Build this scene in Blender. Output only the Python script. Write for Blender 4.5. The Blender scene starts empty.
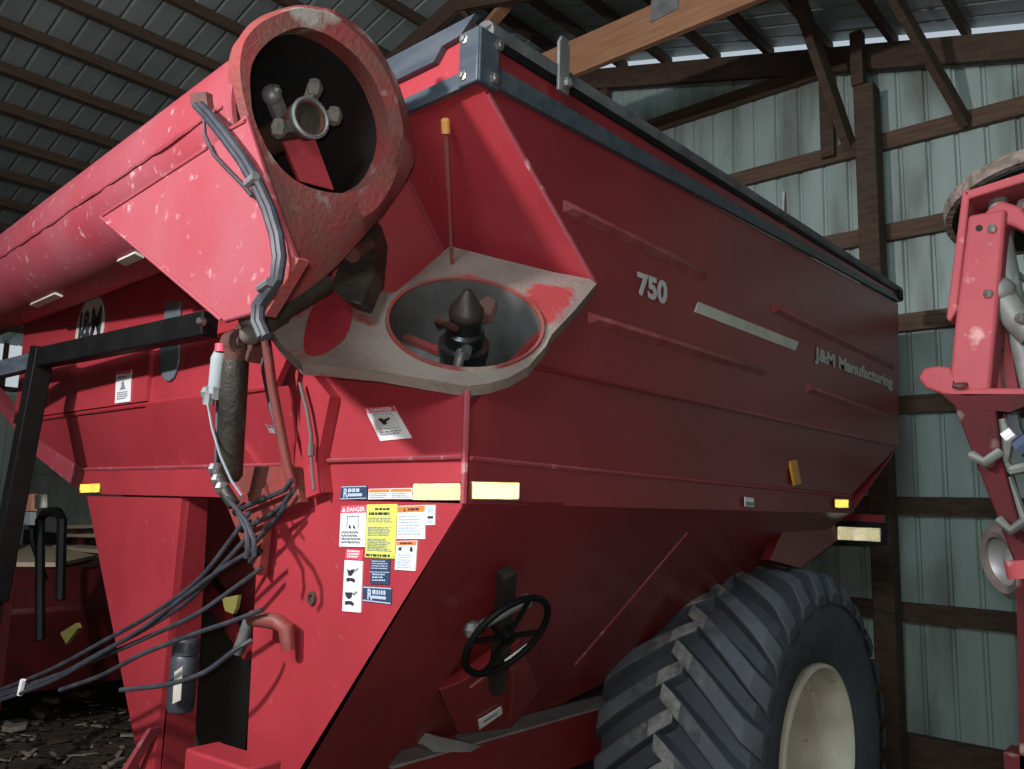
import bpy, bmesh, math, random
import numpy as np
from math import pi, sin, cos, radians

random.seed(7)
C = bpy.context.scene.collection
S = 0.82            # metres per drawing unit
ZF = -2.42          # floor height below the camera, drawing units
FOC = 818.2         # focal length in pixels of the 1024 wide frame

# ------------------------------------------------------------------ camera frame
def cam_rows(yaw, p, r):
    cy, sy = cos(yaw), sin(yaw)
    f = np.array([-sy*cos(p), cy*cos(p), sin(p)])
    rt = np.array([cy, sy, 0.]); up = np.cross(rt, f)
    rt2 = rt*cos(r)+up*sin(r); up2 = np.cross(rt2, f)
    return np.array([rt2, -up2, f])
M = cam_rows(radians(41.712), radians(8.3495), radians(1.4608))
def V(*a): return np.array(a, float)
def unit(v): v = np.asarray(v, float); return v/np.linalg.norm(v)
def ray(p): return M.T@np.array([(p[0]-512)/FOC, (p[1]-384.5)/FOC, 1.])
def onx(p, X): d = ray(p); return d*X/d[0]
def ony(p, Y): d = ray(p); return d*Y/d[1]
def onz(p, Z): d = ray(p); return d*Z/d[2]
def onp(p, P, n): d = ray(p); return d*(np.dot(P, n)/np.dot(d, n))
def W(p): return (S*p[0], S*p[1], S*(p[2]-ZF))

# ------------------------------------------------------------------ materials
MATS = {}
def nodes_of(m):
    m.use_nodes = True
    nt = m.node_tree; b = nt.nodes['Principled BSDF']
    return nt, b
def mat(name, c, rough=.5, metal=0., c2=None, scale=6., lo=.35, hi=.65, detail=6., bump=0., bscale=40., c3=None, s3=3., lo3=.6, hi3=.7, rough2=None, spec=None, stretch=None, coat=0.):
    if name in MATS: return MATS[name]
    m = bpy.data.materials.new(name); nt, b = nodes_of(m); N = nt.nodes; L = nt.links
    b.inputs['Roughness'].default_value = rough; b.inputs['Metallic'].default_value = metal
    if spec is not None: b.inputs['Specular IOR Level'].default_value = spec
    if coat: b.inputs['Coat Weight'].default_value = coat; b.inputs['Coat Roughness'].default_value = .25
    b.inputs['Base Color'].default_value = (*c, 1)
    tc = N.new('ShaderNodeTexCoord'); vec = tc.outputs['Object']
    if stretch:
        mp = N.new('ShaderNodeMapping'); mp.inputs['Scale'].default_value = stretch
        L.new(vec, mp.inputs['Vector']); vec = mp.outputs['Vector']
    def noise(sc, det=detail, lo_=lo, hi_=hi):
        n = N.new('ShaderNodeTexNoise'); n.inputs['Scale'].default_value = sc; n.inputs['Detail'].default_value = det
        L.new(vec, n.inputs['Vector'])
        r = N.new('ShaderNodeMapRange'); r.inputs['From Min'].default_value = lo_; r.inputs['From Max'].default_value = hi_
        L.new(n.outputs['Fac'], r.inputs['Value']); return r.outputs['Result']
    col = None
    if c2 is not None:
        f = noise(scale)
        mx = N.new('ShaderNodeMix'); mx.data_type = 'RGBA'
        mx.inputs[6].default_value = (*c, 1); mx.inputs[7].default_value = (*c2, 1)
        L.new(f, mx.inputs[0]); col = mx.outputs[2]
        if rough2 is not None:
            rr = N.new('ShaderNodeMapRange'); rr.inputs['To Min'].default_value = rough; rr.inputs['To Max'].default_value = rough2
            L.new(f, rr.inputs['Value']); L.new(rr.outputs['Result'], b.inputs['Roughness'])
    if c3 is not None:
        f3 = noise(s3, 9., lo3, hi3)
        mx = N.new('ShaderNodeMix'); mx.data_type = 'RGBA'
        if col: L.new(col, mx.inputs[6])
        else: mx.inputs[6].default_value = (*c, 1)
        mx.inputs[7].default_value = (*c3, 1); L.new(f3, mx.inputs[0]); col = mx.outputs[2]
    if col: L.new(col, b.inputs['Base Color'])
    if bump:
        n = N.new('ShaderNodeTexNoise'); n.inputs['Scale'].default_value = bscale; n.inputs['Detail'].default_value = 5
        L.new(vec, n.inputs['Vector'])
        bp = N.new('ShaderNodeBump'); bp.inputs['Strength'].default_value = bump; bp.inputs['Distance'].default_value = .02
        L.new(n.outputs['Fac'], bp.inputs['Height']); L.new(bp.outputs['Normal'], b.inputs['Normal'])
    MATS[name] = m; return m

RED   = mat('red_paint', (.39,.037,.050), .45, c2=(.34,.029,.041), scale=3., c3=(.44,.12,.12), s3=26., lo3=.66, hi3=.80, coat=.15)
SIDE  = mat('red_paint_shaded', (.25,.022,.028), .36, c2=(.20,.018,.024), scale=2.2, c3=(.30,.06,.06), s3=30., lo3=.68, hi3=.82, coat=.25)  # darker copy of the cart red; shade of side faces put into the colour
TUBER = mat('dusty_red_paint', (.32,.040,.056), .62, c2=(.32,.070,.088), scale=3., c3=(.55,.30,.31), s3=22., lo3=.62, hi3=.76, bump=.05)
PLATE = mat('worn_boot_plate', (.27,.215,.19), .7, c2=(.20,.15,.135), scale=5., c3=(.34,.04,.045), s3=3.4, lo3=.56, hi3=.60, bump=.25, bscale=60)
FLANG = mat('worn_flange', (.29,.045,.045), .6, c2=(.20,.075,.062), scale=9., c3=(.36,.31,.28), s3=7., lo3=.58, hi3=.66, bump=.3, bscale=70)
RUST  = mat('rusty_steel', (.13,.042,.032), .7, c2=(.07,.035,.03), scale=14., bump=.3)
PIPER = mat('dull_red_pipe', (.26,.035,.03), .55, c2=(.16,.06,.05), scale=12., bump=.15)
GREAS = mat('greasy_black', (.018,.017,.014), .5, c2=(.045,.038,.028), scale=9., bump=.3)
BLACK = mat('black_paint', (.004,.004,.0045), .6, spec=.2, c2=(.008,.008,.008), scale=8.)
BLUEB = mat('blue_black_trim', (.045,.06,.08), .42, c2=(.08,.095,.11), scale=5., stretch=(1,6,6))
TARPT = mat('grey_tarp_tube', (.16,.16,.165), .75, c2=(.08,.08,.085), scale=7., bump=.2)
INNER = mat('polished_tube_inside', (.30,.30,.30), .42, metal=.6, c2=(.10,.10,.10), scale=4., rough2=.5)
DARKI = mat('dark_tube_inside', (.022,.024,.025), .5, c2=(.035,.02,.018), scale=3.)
SHAFT = mat('oiled_shaft', (.05,.05,.06), .3, metal=.8, c2=(.10,.095,.09), scale=12.)
STEEL = mat('bright_steel', (.62,.62,.62), .32, metal=.9, c2=(.42,.41,.40), scale=20.)
GALV  = mat('grey_steel', (.30,.31,.31), .5, metal=.5, c2=(.2,.2,.2), scale=10.)
RUBB  = mat('tyre_rubber', (.058,.066,.082), .75, c2=(.08,.09,.107), scale=5., c3=(.10,.10,.10), s3=14., lo3=.64, hi3=.78, bump=.25, bscale=50)
LUGF  = mat('lug_rubber', (.11,.122,.148), .78, c2=(.15,.162,.185), scale=6., c3=(.11,.11,.115), s3=18., lo3=.64, hi3=.80, bump=.25, bscale=60)
LUGM  = mat('half_dusty_lug', (.19,.19,.195), .85, c2=(.09,.095,.11), scale=16., c3=(.34,.33,.32), s3=12., lo3=.58, hi3=.72, bump=.3, bscale=60)
LUGT  = mat('dusty_lug_face', (.40,.385,.37), .9, c2=(.22,.215,.21), scale=22., c3=(.10,.105,.11), s3=8., lo3=.56, hi3=.7, bump=.4, bscale=70)
RIMC  = mat('cream_rim', (.74,.68,.56), .55, c2=(.60,.54,.44), scale=7., c3=(.22,.15,.10), s3=16., lo3=.64, hi3=.74)
HOSE  = mat('black_hose', (.022,.025,.034), .55, c2=(.045,.05,.06), scale=20.)
WHITE = mat('white_decal', (.82,.82,.82), .45)
CREAM = mat('cream_decal', (.62,.60,.53), .5, c2=(.5,.48,.42), scale=12.)
SILVT = mat('pale_lettering', (.56,.56,.54), .45, c2=(.48,.48,.46), scale=20.)
YELL  = mat('yellow_decal', (.72,.76,.14), .5)
ORNG  = mat('orange_decal', (.85,.22,.05), .5)
DRED  = mat('danger_red', (.75,.08,.14), .5)
INK   = mat('dark_ink', (.03,.035,.05), .5)
INKG  = mat('grey_ink', (.22,.26,.30), .5)
NAVY  = mat('navy_decal', (.035,.06,.12), .4)
SKYB  = mat('pale_blue_ink', (.45,.55,.68), .45)
GLASS = mat('smoked_window', (.10,.13,.15), .2, c2=(.16,.19,.21), scale=4.)
RETRO = mat('amber_reflective_tape', (1.,.95,.72), .07, metal=1.)
RETRY = mat('yellow_reflective_tape', (1.,.90,.42), .06, metal=1.)
AMBER = mat('amber_plastic', (.75,.36,.05), .4, c2=(.6,.25,.04), scale=12.)
ORCAP = mat('orange_cap', (.80,.36,.10), .5)
WOODB = mat('brown_wood', (.085,.05,.034), .85, c2=(.05,.03,.02), scale=9., bump=.25, stretch=(1,1,4), bscale=30)
WOODG = mat('girt_wood', (.13,.078,.052), .85, c2=(.08,.046,.03), scale=8., bump=.25, stretch=(.5,6,6), bscale=30)
WOODP = mat('purlin_wood', (.075,.045,.028), .85, c2=(.045,.028,.018), scale=8., bump=.2, stretch=(6,.6,6), bscale=30)
WOODO = mat('fresh_lumber', (.36,.18,.095), .75, c2=(.28,.13,.065), scale=7., c3=(.16,.07,.035), s3=4., lo3=.68, hi3=.74, bump=.15, stretch=(.5,6,6))
TAN   = mat('tan_board', (.74,.60,.43), .8, c2=(.62,.48,.32), scale=8., stretch=(3,.6,3))
SHEET = mat('galvanised_sheet', (.35,.43,.40), .55, metal=.1, c2=(.25,.315,.29), scale=2.2, c3=(.13,.125,.115), s3=2.2, lo3=.52, hi3=.75, stretch=(1.6,1,.35))
ROOFM = mat('roof_sheet', (.27,.31,.30), .5, metal=.2, c2=(.20,.235,.23), scale=2.5, stretch=(.5,1.5,.5))
DIRT  = mat('dirt_floor', (.055,.042,.032), .95, c2=(.10,.078,.058), scale=5., c3=(.16,.13,.10), s3=16., lo3=.58, hi3=.72, bump=.9, bscale=14)
CHIP  = mat('pale_wood_chip', (.42,.37,.31), .9, c2=(.28,.23,.18), scale=10.)
STRAW = mat('straw_litter', (.085,.06,.04), .9, c2=(.04,.028,.02), scale=6.)
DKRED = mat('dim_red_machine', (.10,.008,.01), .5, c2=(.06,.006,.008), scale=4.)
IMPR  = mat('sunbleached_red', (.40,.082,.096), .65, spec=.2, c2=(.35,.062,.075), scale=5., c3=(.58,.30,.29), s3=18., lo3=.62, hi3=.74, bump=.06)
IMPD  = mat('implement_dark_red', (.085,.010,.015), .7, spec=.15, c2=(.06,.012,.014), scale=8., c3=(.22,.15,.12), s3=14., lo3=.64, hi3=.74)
IMPG  = mat('implement_grey', (.24,.255,.24), .55, c2=(.15,.15,.14), scale=9., metal=.2)
DUSTY = mat('dusty_tread', (.26,.21,.18), .95, c2=(.13,.10,.085), scale=30., bump=.8, bscale=60)
CANV  = mat('faded_green_panel', (.25,.28,.24), .7, c2=(.18,.2,.17), scale=4.)
PANEL = mat('grey_brown_panel', (.045,.038,.034), .6)

# ------------------------------------------------------------------ mesh builder
class MB:
    def __init__(s): s.v = []; s.f = []; s.m = []; s.sm = []
    def add(s, pts, faces, mi=0, sm=False):
        o = len(s.v); s.v += [tuple(map(float, p)) for p in pts]
        for f in faces: s.f.append([o+i for i in f]); s.m.append(mi); s.sm.append(sm)
        return s
    def poly(s, pts, mi=0): return s.add(pts, [list(range(len(pts)))], mi)
    def prism(s, pts, ext, mi=0):
        n = len(pts); e = np.asarray(ext, float); a = [np.asarray(p, float) for p in pts]; b = [p+e for p in a]
        F = [list(range(n))[::-1], [n+i for i in range(n)]]+[[i, (i+1) % n, n+(i+1) % n, n+i] for i in range(n)]
        return s.add(a+b, F, mi)
    def box(s, c, a, b, d, mi=0):     # centre and three half vectors
        c, a, b, d = (np.asarray(x, float) for x in (c, a, b, d))
        return s.prism([c-a-b-d, c+a-b-d, c+a+b-d, c-a+b-d], 2*d, mi)
    def abox(s, x0, x1, y0, y1, z0, z1, mi=0):
        return s.prism([V(x0,y0,z0), V(x1,y0,z0), V(x1,y1,z0), V(x0,y1,z0)], V(0,0,z1-z0), mi)
    def bar(s, p0, p1, w, h, up=(0,0,1), mi=0):
        p0 = np.asarray(p0, float); p1 = np.asarray(p1, float); d = p1-p0
        sd = np.cross(d, up); sd = unit(sd)*w/2; u = unit(np.cross(sd, d))*h/2
        return s.prism([p0-sd-u, p0+sd-u, p0+sd+u, p0-sd+u], d, mi)
    def tube(s, path, r, n=12, mi=0, cap=True):
        P = [np.asarray(p, float) for p in path]; k = len(P)
        R = r if hasattr(r, '__len__') else [r]*k
        t0 = unit(P[1]-P[0]); a = np.cross(t0, (0,0,1.))
        if np.linalg.norm(a) < .05: a = np.cross(t0, (1.,0,0))
        a = unit(a); pts = []
        for i in range(k):
            t = unit(P[min(i+1,k-1)]-P[max(i-1,0)])
            a = unit(a-t*np.dot(a,t)); b = np.cross(t, a)
            pts += [P[i]+R[i]*(a*cos(2*pi*j/n)+b*sin(2*pi*j/n)) for j in range(n)]
        F = [[i*n+j, i*n+(j+1) % n, (i+1)*n+(j+1) % n, (i+1)*n+j] for i in range(k-1) for j in range(n)]
        if cap: F += [list(range(n))[::-1], [(k-1)*n+j for j in range(n)]]
        return s.add(pts, F, mi, True)
    def cyl(s, p0, p1, r0, r1=None, n=16, mi=0): return s.tube([p0, p1], [r0, r0 if r1 is None else r1], n, mi)
    def lathe(s, o, ax, prof, n=32, mi=0, closed=False):
        o = np.asarray(o, float); ax = unit(ax); a = np.cross(ax, (0,0,1.))
        if np.linalg.norm(a) < .05: a = np.cross(ax, (1.,0,0))
        a = unit(a); b = np.cross(ax, a); pts = []
        for r, h in prof: pts += [o+ax*h+r*(a*cos(2*pi*j/n)+b*sin(2*pi*j/n)) for j in range(n)]
        k = len(prof)
        F = [[i*n+j, i*n+(j+1) % n, (i+1)*n+(j+1) % n, (i+1)*n+j] for i in range(k-1) for j in range(n)]
        if closed: F += [[(k-1)*n+j, (k-1)*n+(j+1) % n, (j+1) % n, j] for j in range(n)]
        return s.add(pts, F, mi, True)
    def sphere(s, c, r, n=12, mi=0, sc=(1,1,1)):
        c = np.asarray(c, float); pts = []; k = n//2
        for i in range(k+1):
            th = pi*i/k; rr = max(sin(th), 1e-3)
            pts += [c+r*np.array([rr*cos(2*pi*j/n)*sc[0], rr*sin(2*pi*j/n)*sc[1], cos(th)*sc[2]]) for j in range(n)]
        F = [[i*n+j, i*n+(j+1) % n, (i+1)*n+(j+1) % n, (i+1)*n+j] for i in range(k) for j in range(n)]
        return s.add(pts, F, mi, True)
    def build(s, name, mats, parent=None, bevel=0., auto=40., label=None, recalc=True):
        me = bpy.data.meshes.new(name)
        off = V(*parent['base']) if parent is not None else None
        base = off if off is not None else np.zeros(3)
        me.from_pydata([tuple(V(*W(p))-base) for p in s.v], [], s.f)
        for m in (mats if isinstance(mats, (list, tuple)) else [mats]): me.materials.append(m)
        for p, mi, sm in zip(me.polygons, s.m, s.sm): p.material_index = mi; p.use_smooth = sm
        if recalc:
            bm = bmesh.new(); bm.from_mesh(me); bmesh.ops.recalc_face_normals(bm, faces=bm.faces); bm.to_mesh(me); bm.free()
        me.set_sharp_from_angle(angle=radians(auto))
        o = bpy.data.objects.new(name, me); C.objects.link(o)
        o['base'] = [float(x) for x in base]
        if parent is not None: o.parent = parent
        if bevel:
            b = o.modifiers.new('bevel', 'BEVEL'); b.width = bevel*S; b.segments = 2; b.limit_method = 'ANGLE'; b.angle_limit = radians(35)
        if label: o['label'] = label
        return o

def thing(name, label, cat, loc, group=None):
    o = bpy.data.objects.new(name, None); C.objects.link(o)
    o.location = W(loc); o.empty_display_size = .1
    o['base'] = [float(x) for x in W(loc)]
    o['label'] = label; o['category'] = cat
    if group: o['group'] = group
    return o
def tag(o, label, cat, group=None, kind=None):
    o['label'] = label; o['category'] = cat
    if group: o['group'] = group
    if kind: o['kind'] = kind
    return o
def struct(o): o['kind'] = 'structure'; return o

# text to flat polygons, scaled to unit box
def text_polys(txt, bold=.02):
    cu = bpy.data.curves.new('lettering', 'FONT'); cu.body = txt; cu.size = 1; cu.offset = bold; cu.resolution_u = 3
    ob = bpy.data.objects.new('lettering', cu); me = bpy.data.meshes.new_from_object(ob)
    v = np.array([x.co[:] for x in me.vertices]); f = [list(p.vertices) for p in me.polygons]
    bpy.data.objects.remove(ob); bpy.data.meshes.remove(me); bpy.data.curves.remove(cu)
    v = v[:, :2]; v = (v-v.min(0))/np.maximum(v.max(0)-v.min(0), 1e-6)
    return v, f
class Sticker:            # flat layers on a four-cornered patch; corners tl, tr, br, bl; s right, t down
    def __init__(s, c, n, mats, base=None, lift=.004):
        s.c = [np.asarray(x, float) for x in c]; s.n = unit(n); s.mb = MB(); s.mats = mats; s.l = lift
        if base is not None:
            a = [x for x in s.c]; s.mb.prism(a, s.n*lift, base)
    def at(s, u, t, l):
        a, b, c, d = s.c
        return (a*(1-u)+b*u)*(1-t)+(d*(1-u)+c*u)*t+s.n*l
    def rect(s, u0, t0, u1, t1, mi):
        s.l += .0006; l = s.l
        s.mb.poly([s.at(u0,t0,l), s.at(u1,t0,l), s.at(u1,t1,l), s.at(u0,t1,l)], mi); return s
    def shape(s, pts, mi):
        s.l += .0006; s.mb.poly([s.at(u,t,s.l) for u,t in pts], mi); return s
    def text(s, txt, u0, t0, u1, t1, mi, bold=.02):
        s.l += .0006; v, f = text_polys(txt, bold)
        s.mb.add([s.at(u0+(u1-u0)*x, t1+(t0-t1)*y, s.l) for x, y in v], f, mi); return s
    def lines(s, u0, t0, u1, t1, n, mi, w=.5):
        for i in range(n):
            h = (t1-t0)/n; e = u1-(u1-u0)*(random.random()*.25)
            k = u0
            while k < e-.02:
                q = min(e, k+random.uniform(.05,.16)); s.rect(k, t0+h*i, q, t0+h*i+h*w, mi); s.l -= .0006; k = q+.025
        s.l += .0006
        return s
    def build(s, name, parent, label=None): return s.mb.build(name, s.mats, parent, label=label, recalc=False)

def tape(c, n, name, parent, m, label, cell=.0065, cant=30):   # prismatic retro-reflective sheet: a field of mirror cube corners
    c = [np.asarray(x, float) for x in c]; n = unit(n); mb = MB()
    mb.prism(c, n*.002)
    u = c[1]-c[0]; w = np.linalg.norm(u); u = u/w; v = c[3]-c[0]; v = v-u*np.dot(u,v); h = np.linalg.norm(v); v = v/h
    # each pit is three mutually square mirror facets, canted to one side or the other
    ct_ = radians(cant); axs = unit(n*cos(ct_)+u*sin(ct_)); e1_ = unit(np.cross(axs, v)); e1_ = e1_ if e1_@u < 0 else -e1_; e2_ = np.cross(axs, e1_)
    E = [unit(axs/math.sqrt(3)+math.sqrt(2/3)*(e1_*cos(2*pi*q/3)+e2_*sin(2*pi*q/3))) for q in range(3)]
    vh = unit(v); pr = lambda p: np.array([p@u, p@vh])
    sc_ = [x/(x@n) for x in E]; dep = cell/np.linalg.norm(sc_[1]-sc_[0])*1.2
    Pp = [pr(x*dep) for x in sc_]; A_ = Pp[1]-Pp[0]; B_ = Pp[2]-Pp[0]; ap0 = -Pp[0]
    Mi = np.linalg.inv(np.array([A_, B_]).T); cs = [Mi@np.array(q) for q in ((0,0),(w,0),(w,h),(0,h))]
    i0, i1 = int(min(q[0] for q in cs))-2, int(max(q[0] for q in cs))+2; j0, j1 = int(min(q[1] for q in cs))-2, int(max(q[1] for q in cs))+2
    to3 = lambda q, d_: c[0]+u*q[0]+vh*q[1]+n*(.003+dep+d_)
    ok = lambda q: -.3*cell < q[0] < w+.3*cell and -.3*cell < q[1] < h+.3*cell
    for i in range(i0, i1+1):
        for j in range(j0, j1+1):
            O = A_*i+B_*j
            for T, ap in (((O, O+A_, O+B_), O+ap0), ((O+A_, O+A_+B_, O+B_), O+A_+B_-ap0)):
                if all(ok(q) for q in T): mb.add([to3(q, 0) for q in T]+[to3(ap, -dep)], [[0,1,3],[1,2,3],[2,0,3]])
    o = mb.build(name, m, parent, label=label, recalc=False, auto=1.)
    return o

# ================================================================== GRAIN CART
CART = thing('grain_cart', 'large red grain cart with folded auger and fat black tyre filling the shed', 'grain cart', (-3.9, 4.2, ZF))
X0, XL, YF = -1.84, -6.1, 1.85
n1 = unit([.55,-.499,.67]); c1 = V(-2.022,2.011,.623)          # boot opening
nF = unit([0,.635,.773]); P1 = V(X0,1.909,1.406)                 # sloped notch panel above the boot
n2 = unit([.964,-.168,-.208]); c2 = .88*V(-2.398,1.622,1.397)        # folded flange
P2 = V(X0,2.55,.876); P3 = V(X0,1.85,.354)
K = V(-2.44,2.32,1.04); Mp = V(-2.363,1.904,1.41); Np = V(-2.62,1.86,.99)
TL = V(XL,1.87,1.42)

# --- right hand side panel with its two pressed ridges
mb = MB()
CB = V(X0,6.26,.485); CF = V(X0,2.07,.485); SB = V(X0-.12,5.6,.108); P4 = V(X0,YF+.012,.143)
SBf = V(X0-.12,5.6,.0); P5 = V(X0,YF+.012,0.); P3s = V(X0,YF+.012,.30)
top0, top1 = V(X0,1.89,1.425), V(X0,6.40,1.575)
mb.prism([top0, top1, CB, CF, V(X0,2.17,.575), V(X0,2.318,.70), V(X0,2.5,.84), P2], V(-.03,0,0))
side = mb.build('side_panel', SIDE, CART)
mb = MB(); mb.add([CF, CB, SB, P4, P3s, CF-V(.03,0,0), CB-V(.03,0,0), SB-V(.03,0,0), P4-V(.03,0,0), P3s-V(.03,0,0)],
                  [[0,1,2],[0,2,3],[0,3,4],[5,7,6],[5,8,7],[5,9,8],[0,5,6,1],[1,6,7,2]])
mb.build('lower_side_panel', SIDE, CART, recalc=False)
mb = MB(); mb.add([P4+V(.012,0,0), SB+V(.012,0,0), SBf+V(.012,0,0), P5+V(.012,0,0), P4-V(.04,0,0), SB-V(.04,0,0), SBf-V(.04,0,0), P5-V(.04,0,0)],
                  [[0,1,2,3],[4,7,6,5],[0,4,5,1],[3,2,6,7],[1,5,6,2],[0,3,7,4]])
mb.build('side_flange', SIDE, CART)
RIDGE = mat('ridge_sheen', (.27,.045,.05), .4, c2=(.33,.10,.10), scale=14.)  # paler red paints in the wall's reflection along the ridges
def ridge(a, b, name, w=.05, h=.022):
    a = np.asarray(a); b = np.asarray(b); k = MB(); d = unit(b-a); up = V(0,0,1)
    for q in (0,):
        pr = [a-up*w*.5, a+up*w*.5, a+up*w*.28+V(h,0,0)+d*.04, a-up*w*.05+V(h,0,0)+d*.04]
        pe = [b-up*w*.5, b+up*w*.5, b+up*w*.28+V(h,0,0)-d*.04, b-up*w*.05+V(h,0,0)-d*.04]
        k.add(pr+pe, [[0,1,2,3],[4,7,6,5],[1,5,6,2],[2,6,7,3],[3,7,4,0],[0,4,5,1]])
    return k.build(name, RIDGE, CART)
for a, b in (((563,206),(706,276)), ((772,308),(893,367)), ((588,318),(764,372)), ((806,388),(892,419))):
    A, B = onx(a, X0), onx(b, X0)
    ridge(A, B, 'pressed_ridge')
# weld line along the crease and along the flange seam
mb = MB(); mb.tube([CF+V(.004,.02,0), CB+V(.004,0,0)], .010, 6)
mb.build('weld_seam', SIDE, CART)
mb = MB(); mb.tube([P4+V(.012,0,.0), SB+V(.012,0,0)], .009, 6); mb.build('weld_seam', TUBER, CART)

# --- back wall of the bin, top rails
mb = MB(); mb.prism([top1, CB, V(XL,6.26,.485), V(XL,6.40,1.575)], V(0,.03,0)); mb.prism([CB, V(X0-.12,5.6,0), V(-5.3,5.6,0), V(XL,6.26,.485)], V(0,.03,0))
mb.build('rear_panel', SIDE, CART)
mb = MB(); mb.prism([TL, V(XL,6.4,1.575), V(XL,6.26,.485), V(XL,1.87,.46)], V(-.03,0,0)); mb.build('far_side_panel', RED, CART)
# rail on the right: blue-black band, red band, tarp tube
def railpt(y, z): return V(X0, y, z)
zt0, zb0, zt1, zb1 = 1.605, 1.425, 1.665, 1.585
def band(f0, f1, name, m, th=.02, push=0.):
    k = MB(); a0 = zb0+(zt0-zb0)*f0; a1 = zb0+(zt0-zb0)*f1; b0 = zb1+(zt1-zb1)*f0; b1 = zb1+(zt1-zb1)*f1
    k.prism([V(X0+push,1.84,a0), V(X0+push,6.42,b0), V(X0+push,6.42,b1), V(X0+push,1.84,a1)], V(th,0,0)); return k.build(name, m, CART, label=None)
band(0, .42, 'lower_trim_strip', BLUEB, .022, -.005); band(.42, .80, 'top_rail', SIDE, .012, -.005); band(.80, 1., 'top_trim_strip', BLACK, .02, -.005)
mb = MB(); mb.tube([V(X0-.03,1.9,zt0+.025), V(X0-.03,3.5,zt0+.046), V(X0-.03,6.5,zt1+.02)], .05, 14)
mb.build('rolled_tarp_tube', TARPT, CART, label='long grey tarp tube along the top of the right side')
# rear end cap piece
mb = MB(); mb.abox(X0-.10, X0+.03, 6.36, 6.48, 1.60, 1.68); mb.build('rail_end_cap', BLACK, CART, bevel=.015)
# front rail
mb = MB(); mb.prism([V(-2.9,1.85,1.41), V(X0+.0,1.85,1.41), V(X0+.0,1.85,1.62), V(-6.1,1.85,1.62), V(-6.1,1.85,1.41)], V(0,.03,0)); mb.build('front_rail', RED, CART)
ft = lambda x0, x1, z0, z1: [V(x0,1.85,z0), V(x1,1.85,z0), V(x1,1.85,z1), V(x0,1.85,z1)]
mb = MB(); mb.prism(ft(-6.1, X0-.07, 1.41, 1.468), V(0,-.02,0)); mb.build('front_trim_strip', BLUEB, CART)
mb = MB(); mb.prism([V(-6.1,1.85,1.555), V(X0-.20,1.85,1.555), V(X0-.16,1.85,1.60), V(X0-.07,1.85,1.605), V(X0-.0,1.85,1.66), V(-6.1,1.85,1.66)], V(0,-.025,0)); mb.build('front_tarp_lip', BLUEB, CART)
mb = MB(); mb.prism(ft(X0-.07, X0+.022, 1.41, 1.61), V(0,-.026,0)); mb.prism([V(X0+.0,1.83,1.41), V(X0+.0,1.93,1.412), V(X0+.0,1.93,1.61), V(X0+.0,1.83,1.61)], V(.026,0,0))
cp = mb.build('corner_bracket', BLUEB, CART, bevel=.006)
for (x, y, z, ax) in ((X0-.045,1.822,1.58,0), (X0-.045,1.822,1.445,0), (X0+.03,1.90,1.445,1), (X0+.03,1.92,1.575,1)):
    k = MB(); d = V(0,-1,0) if ax == 0 else V(1,0,0)
    k.lathe(V(x,y,z), d, [(.001,.014),(.012,.013),(.014,.006),(.02,.004),(.021,-.004)], 6); k.build('bolt', STEEL, cp)
# tarp stop hooks
A = onx((561,88), X0+.03); B = onx((556,34), X0+.03)
mb = MB(); mb.prism([A+V(0,-.03,-.02), A+V(0,.035,-.02), V(A[0],A[1]+.035,B[2]-.03), V(A[0],A[1]+.02,B[2]), V(A[0],A[1]-.015,B[2]), V(A[0],A[1]-.03,B[2]-.03)], V(.014,0,0))
tb = mb.build('tarp_stop', GALV, CART, bevel=.004)
k = MB(); k.sphere(A+V(.03,-.0,.01), .022, 8); k.build('bolt', STEEL, tb)
A = onx((783,222), X0+.0); B = onx((779,191), X0)
mb = MB(); mb.prism([A+V(0,-.025,-.02), A+V(0,.025,-.02), V(A[0],A[1]+.02,B[2]), V(A[0],A[1]-.0,B[2]+.01)], V(.014,0,0)); mb.build('tarp_stop', GALV, CART)

# --- notch above the auger boot
mb = MB(); mb.prism([P1+(P1-P2)*.08, P2-V(.004,0,0), P2+(P2-P1)*.05-V(.06,0,0), K+(P2-P1)*.08, K, Mp+(P1-P2)*.08], -nF*.02); mb.build('notch_slope_panel', RED, CART)
mb = MB(); mb.prism([K, Mp, Np, Np+V(0,0,-.25), K+V(0,0,-.22)], V(-.02,.0,-.01)); mb.build('notch_cheek', RED, CART)
mb = MB(); mb.tube([K-nF*.022, Mp-nF*.022], .006, 6); mb.build('weld_seam', TUBER, CART)
mb = MB(); mb.tube([P1-nF*.012, P2-nF*.012], .010, 8); mb.build('edge_bead', TUBER, CART)
# sight rod
Q = onp((452,264), c1+n1*.02, n1); Q0 = onp((446,133), P1-nF*.06, nF)
mb = MB(); mb.tube([Q, Q*.45+Q0*.55], .0075, 8); mb.tube([Q*.45+Q0*.55, Q0], .011, 8); sr = mb.build('level_rod', PIPER, CART)
mb = MB(); mb.tube([Q0, Q0+unit(Q0-Q)*.045, Q0+unit(Q0-Q)*.052], [.017,.017,.010], 10); mb.build('rod_cap', ORCAP, sr, label='orange rod cap')

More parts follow.
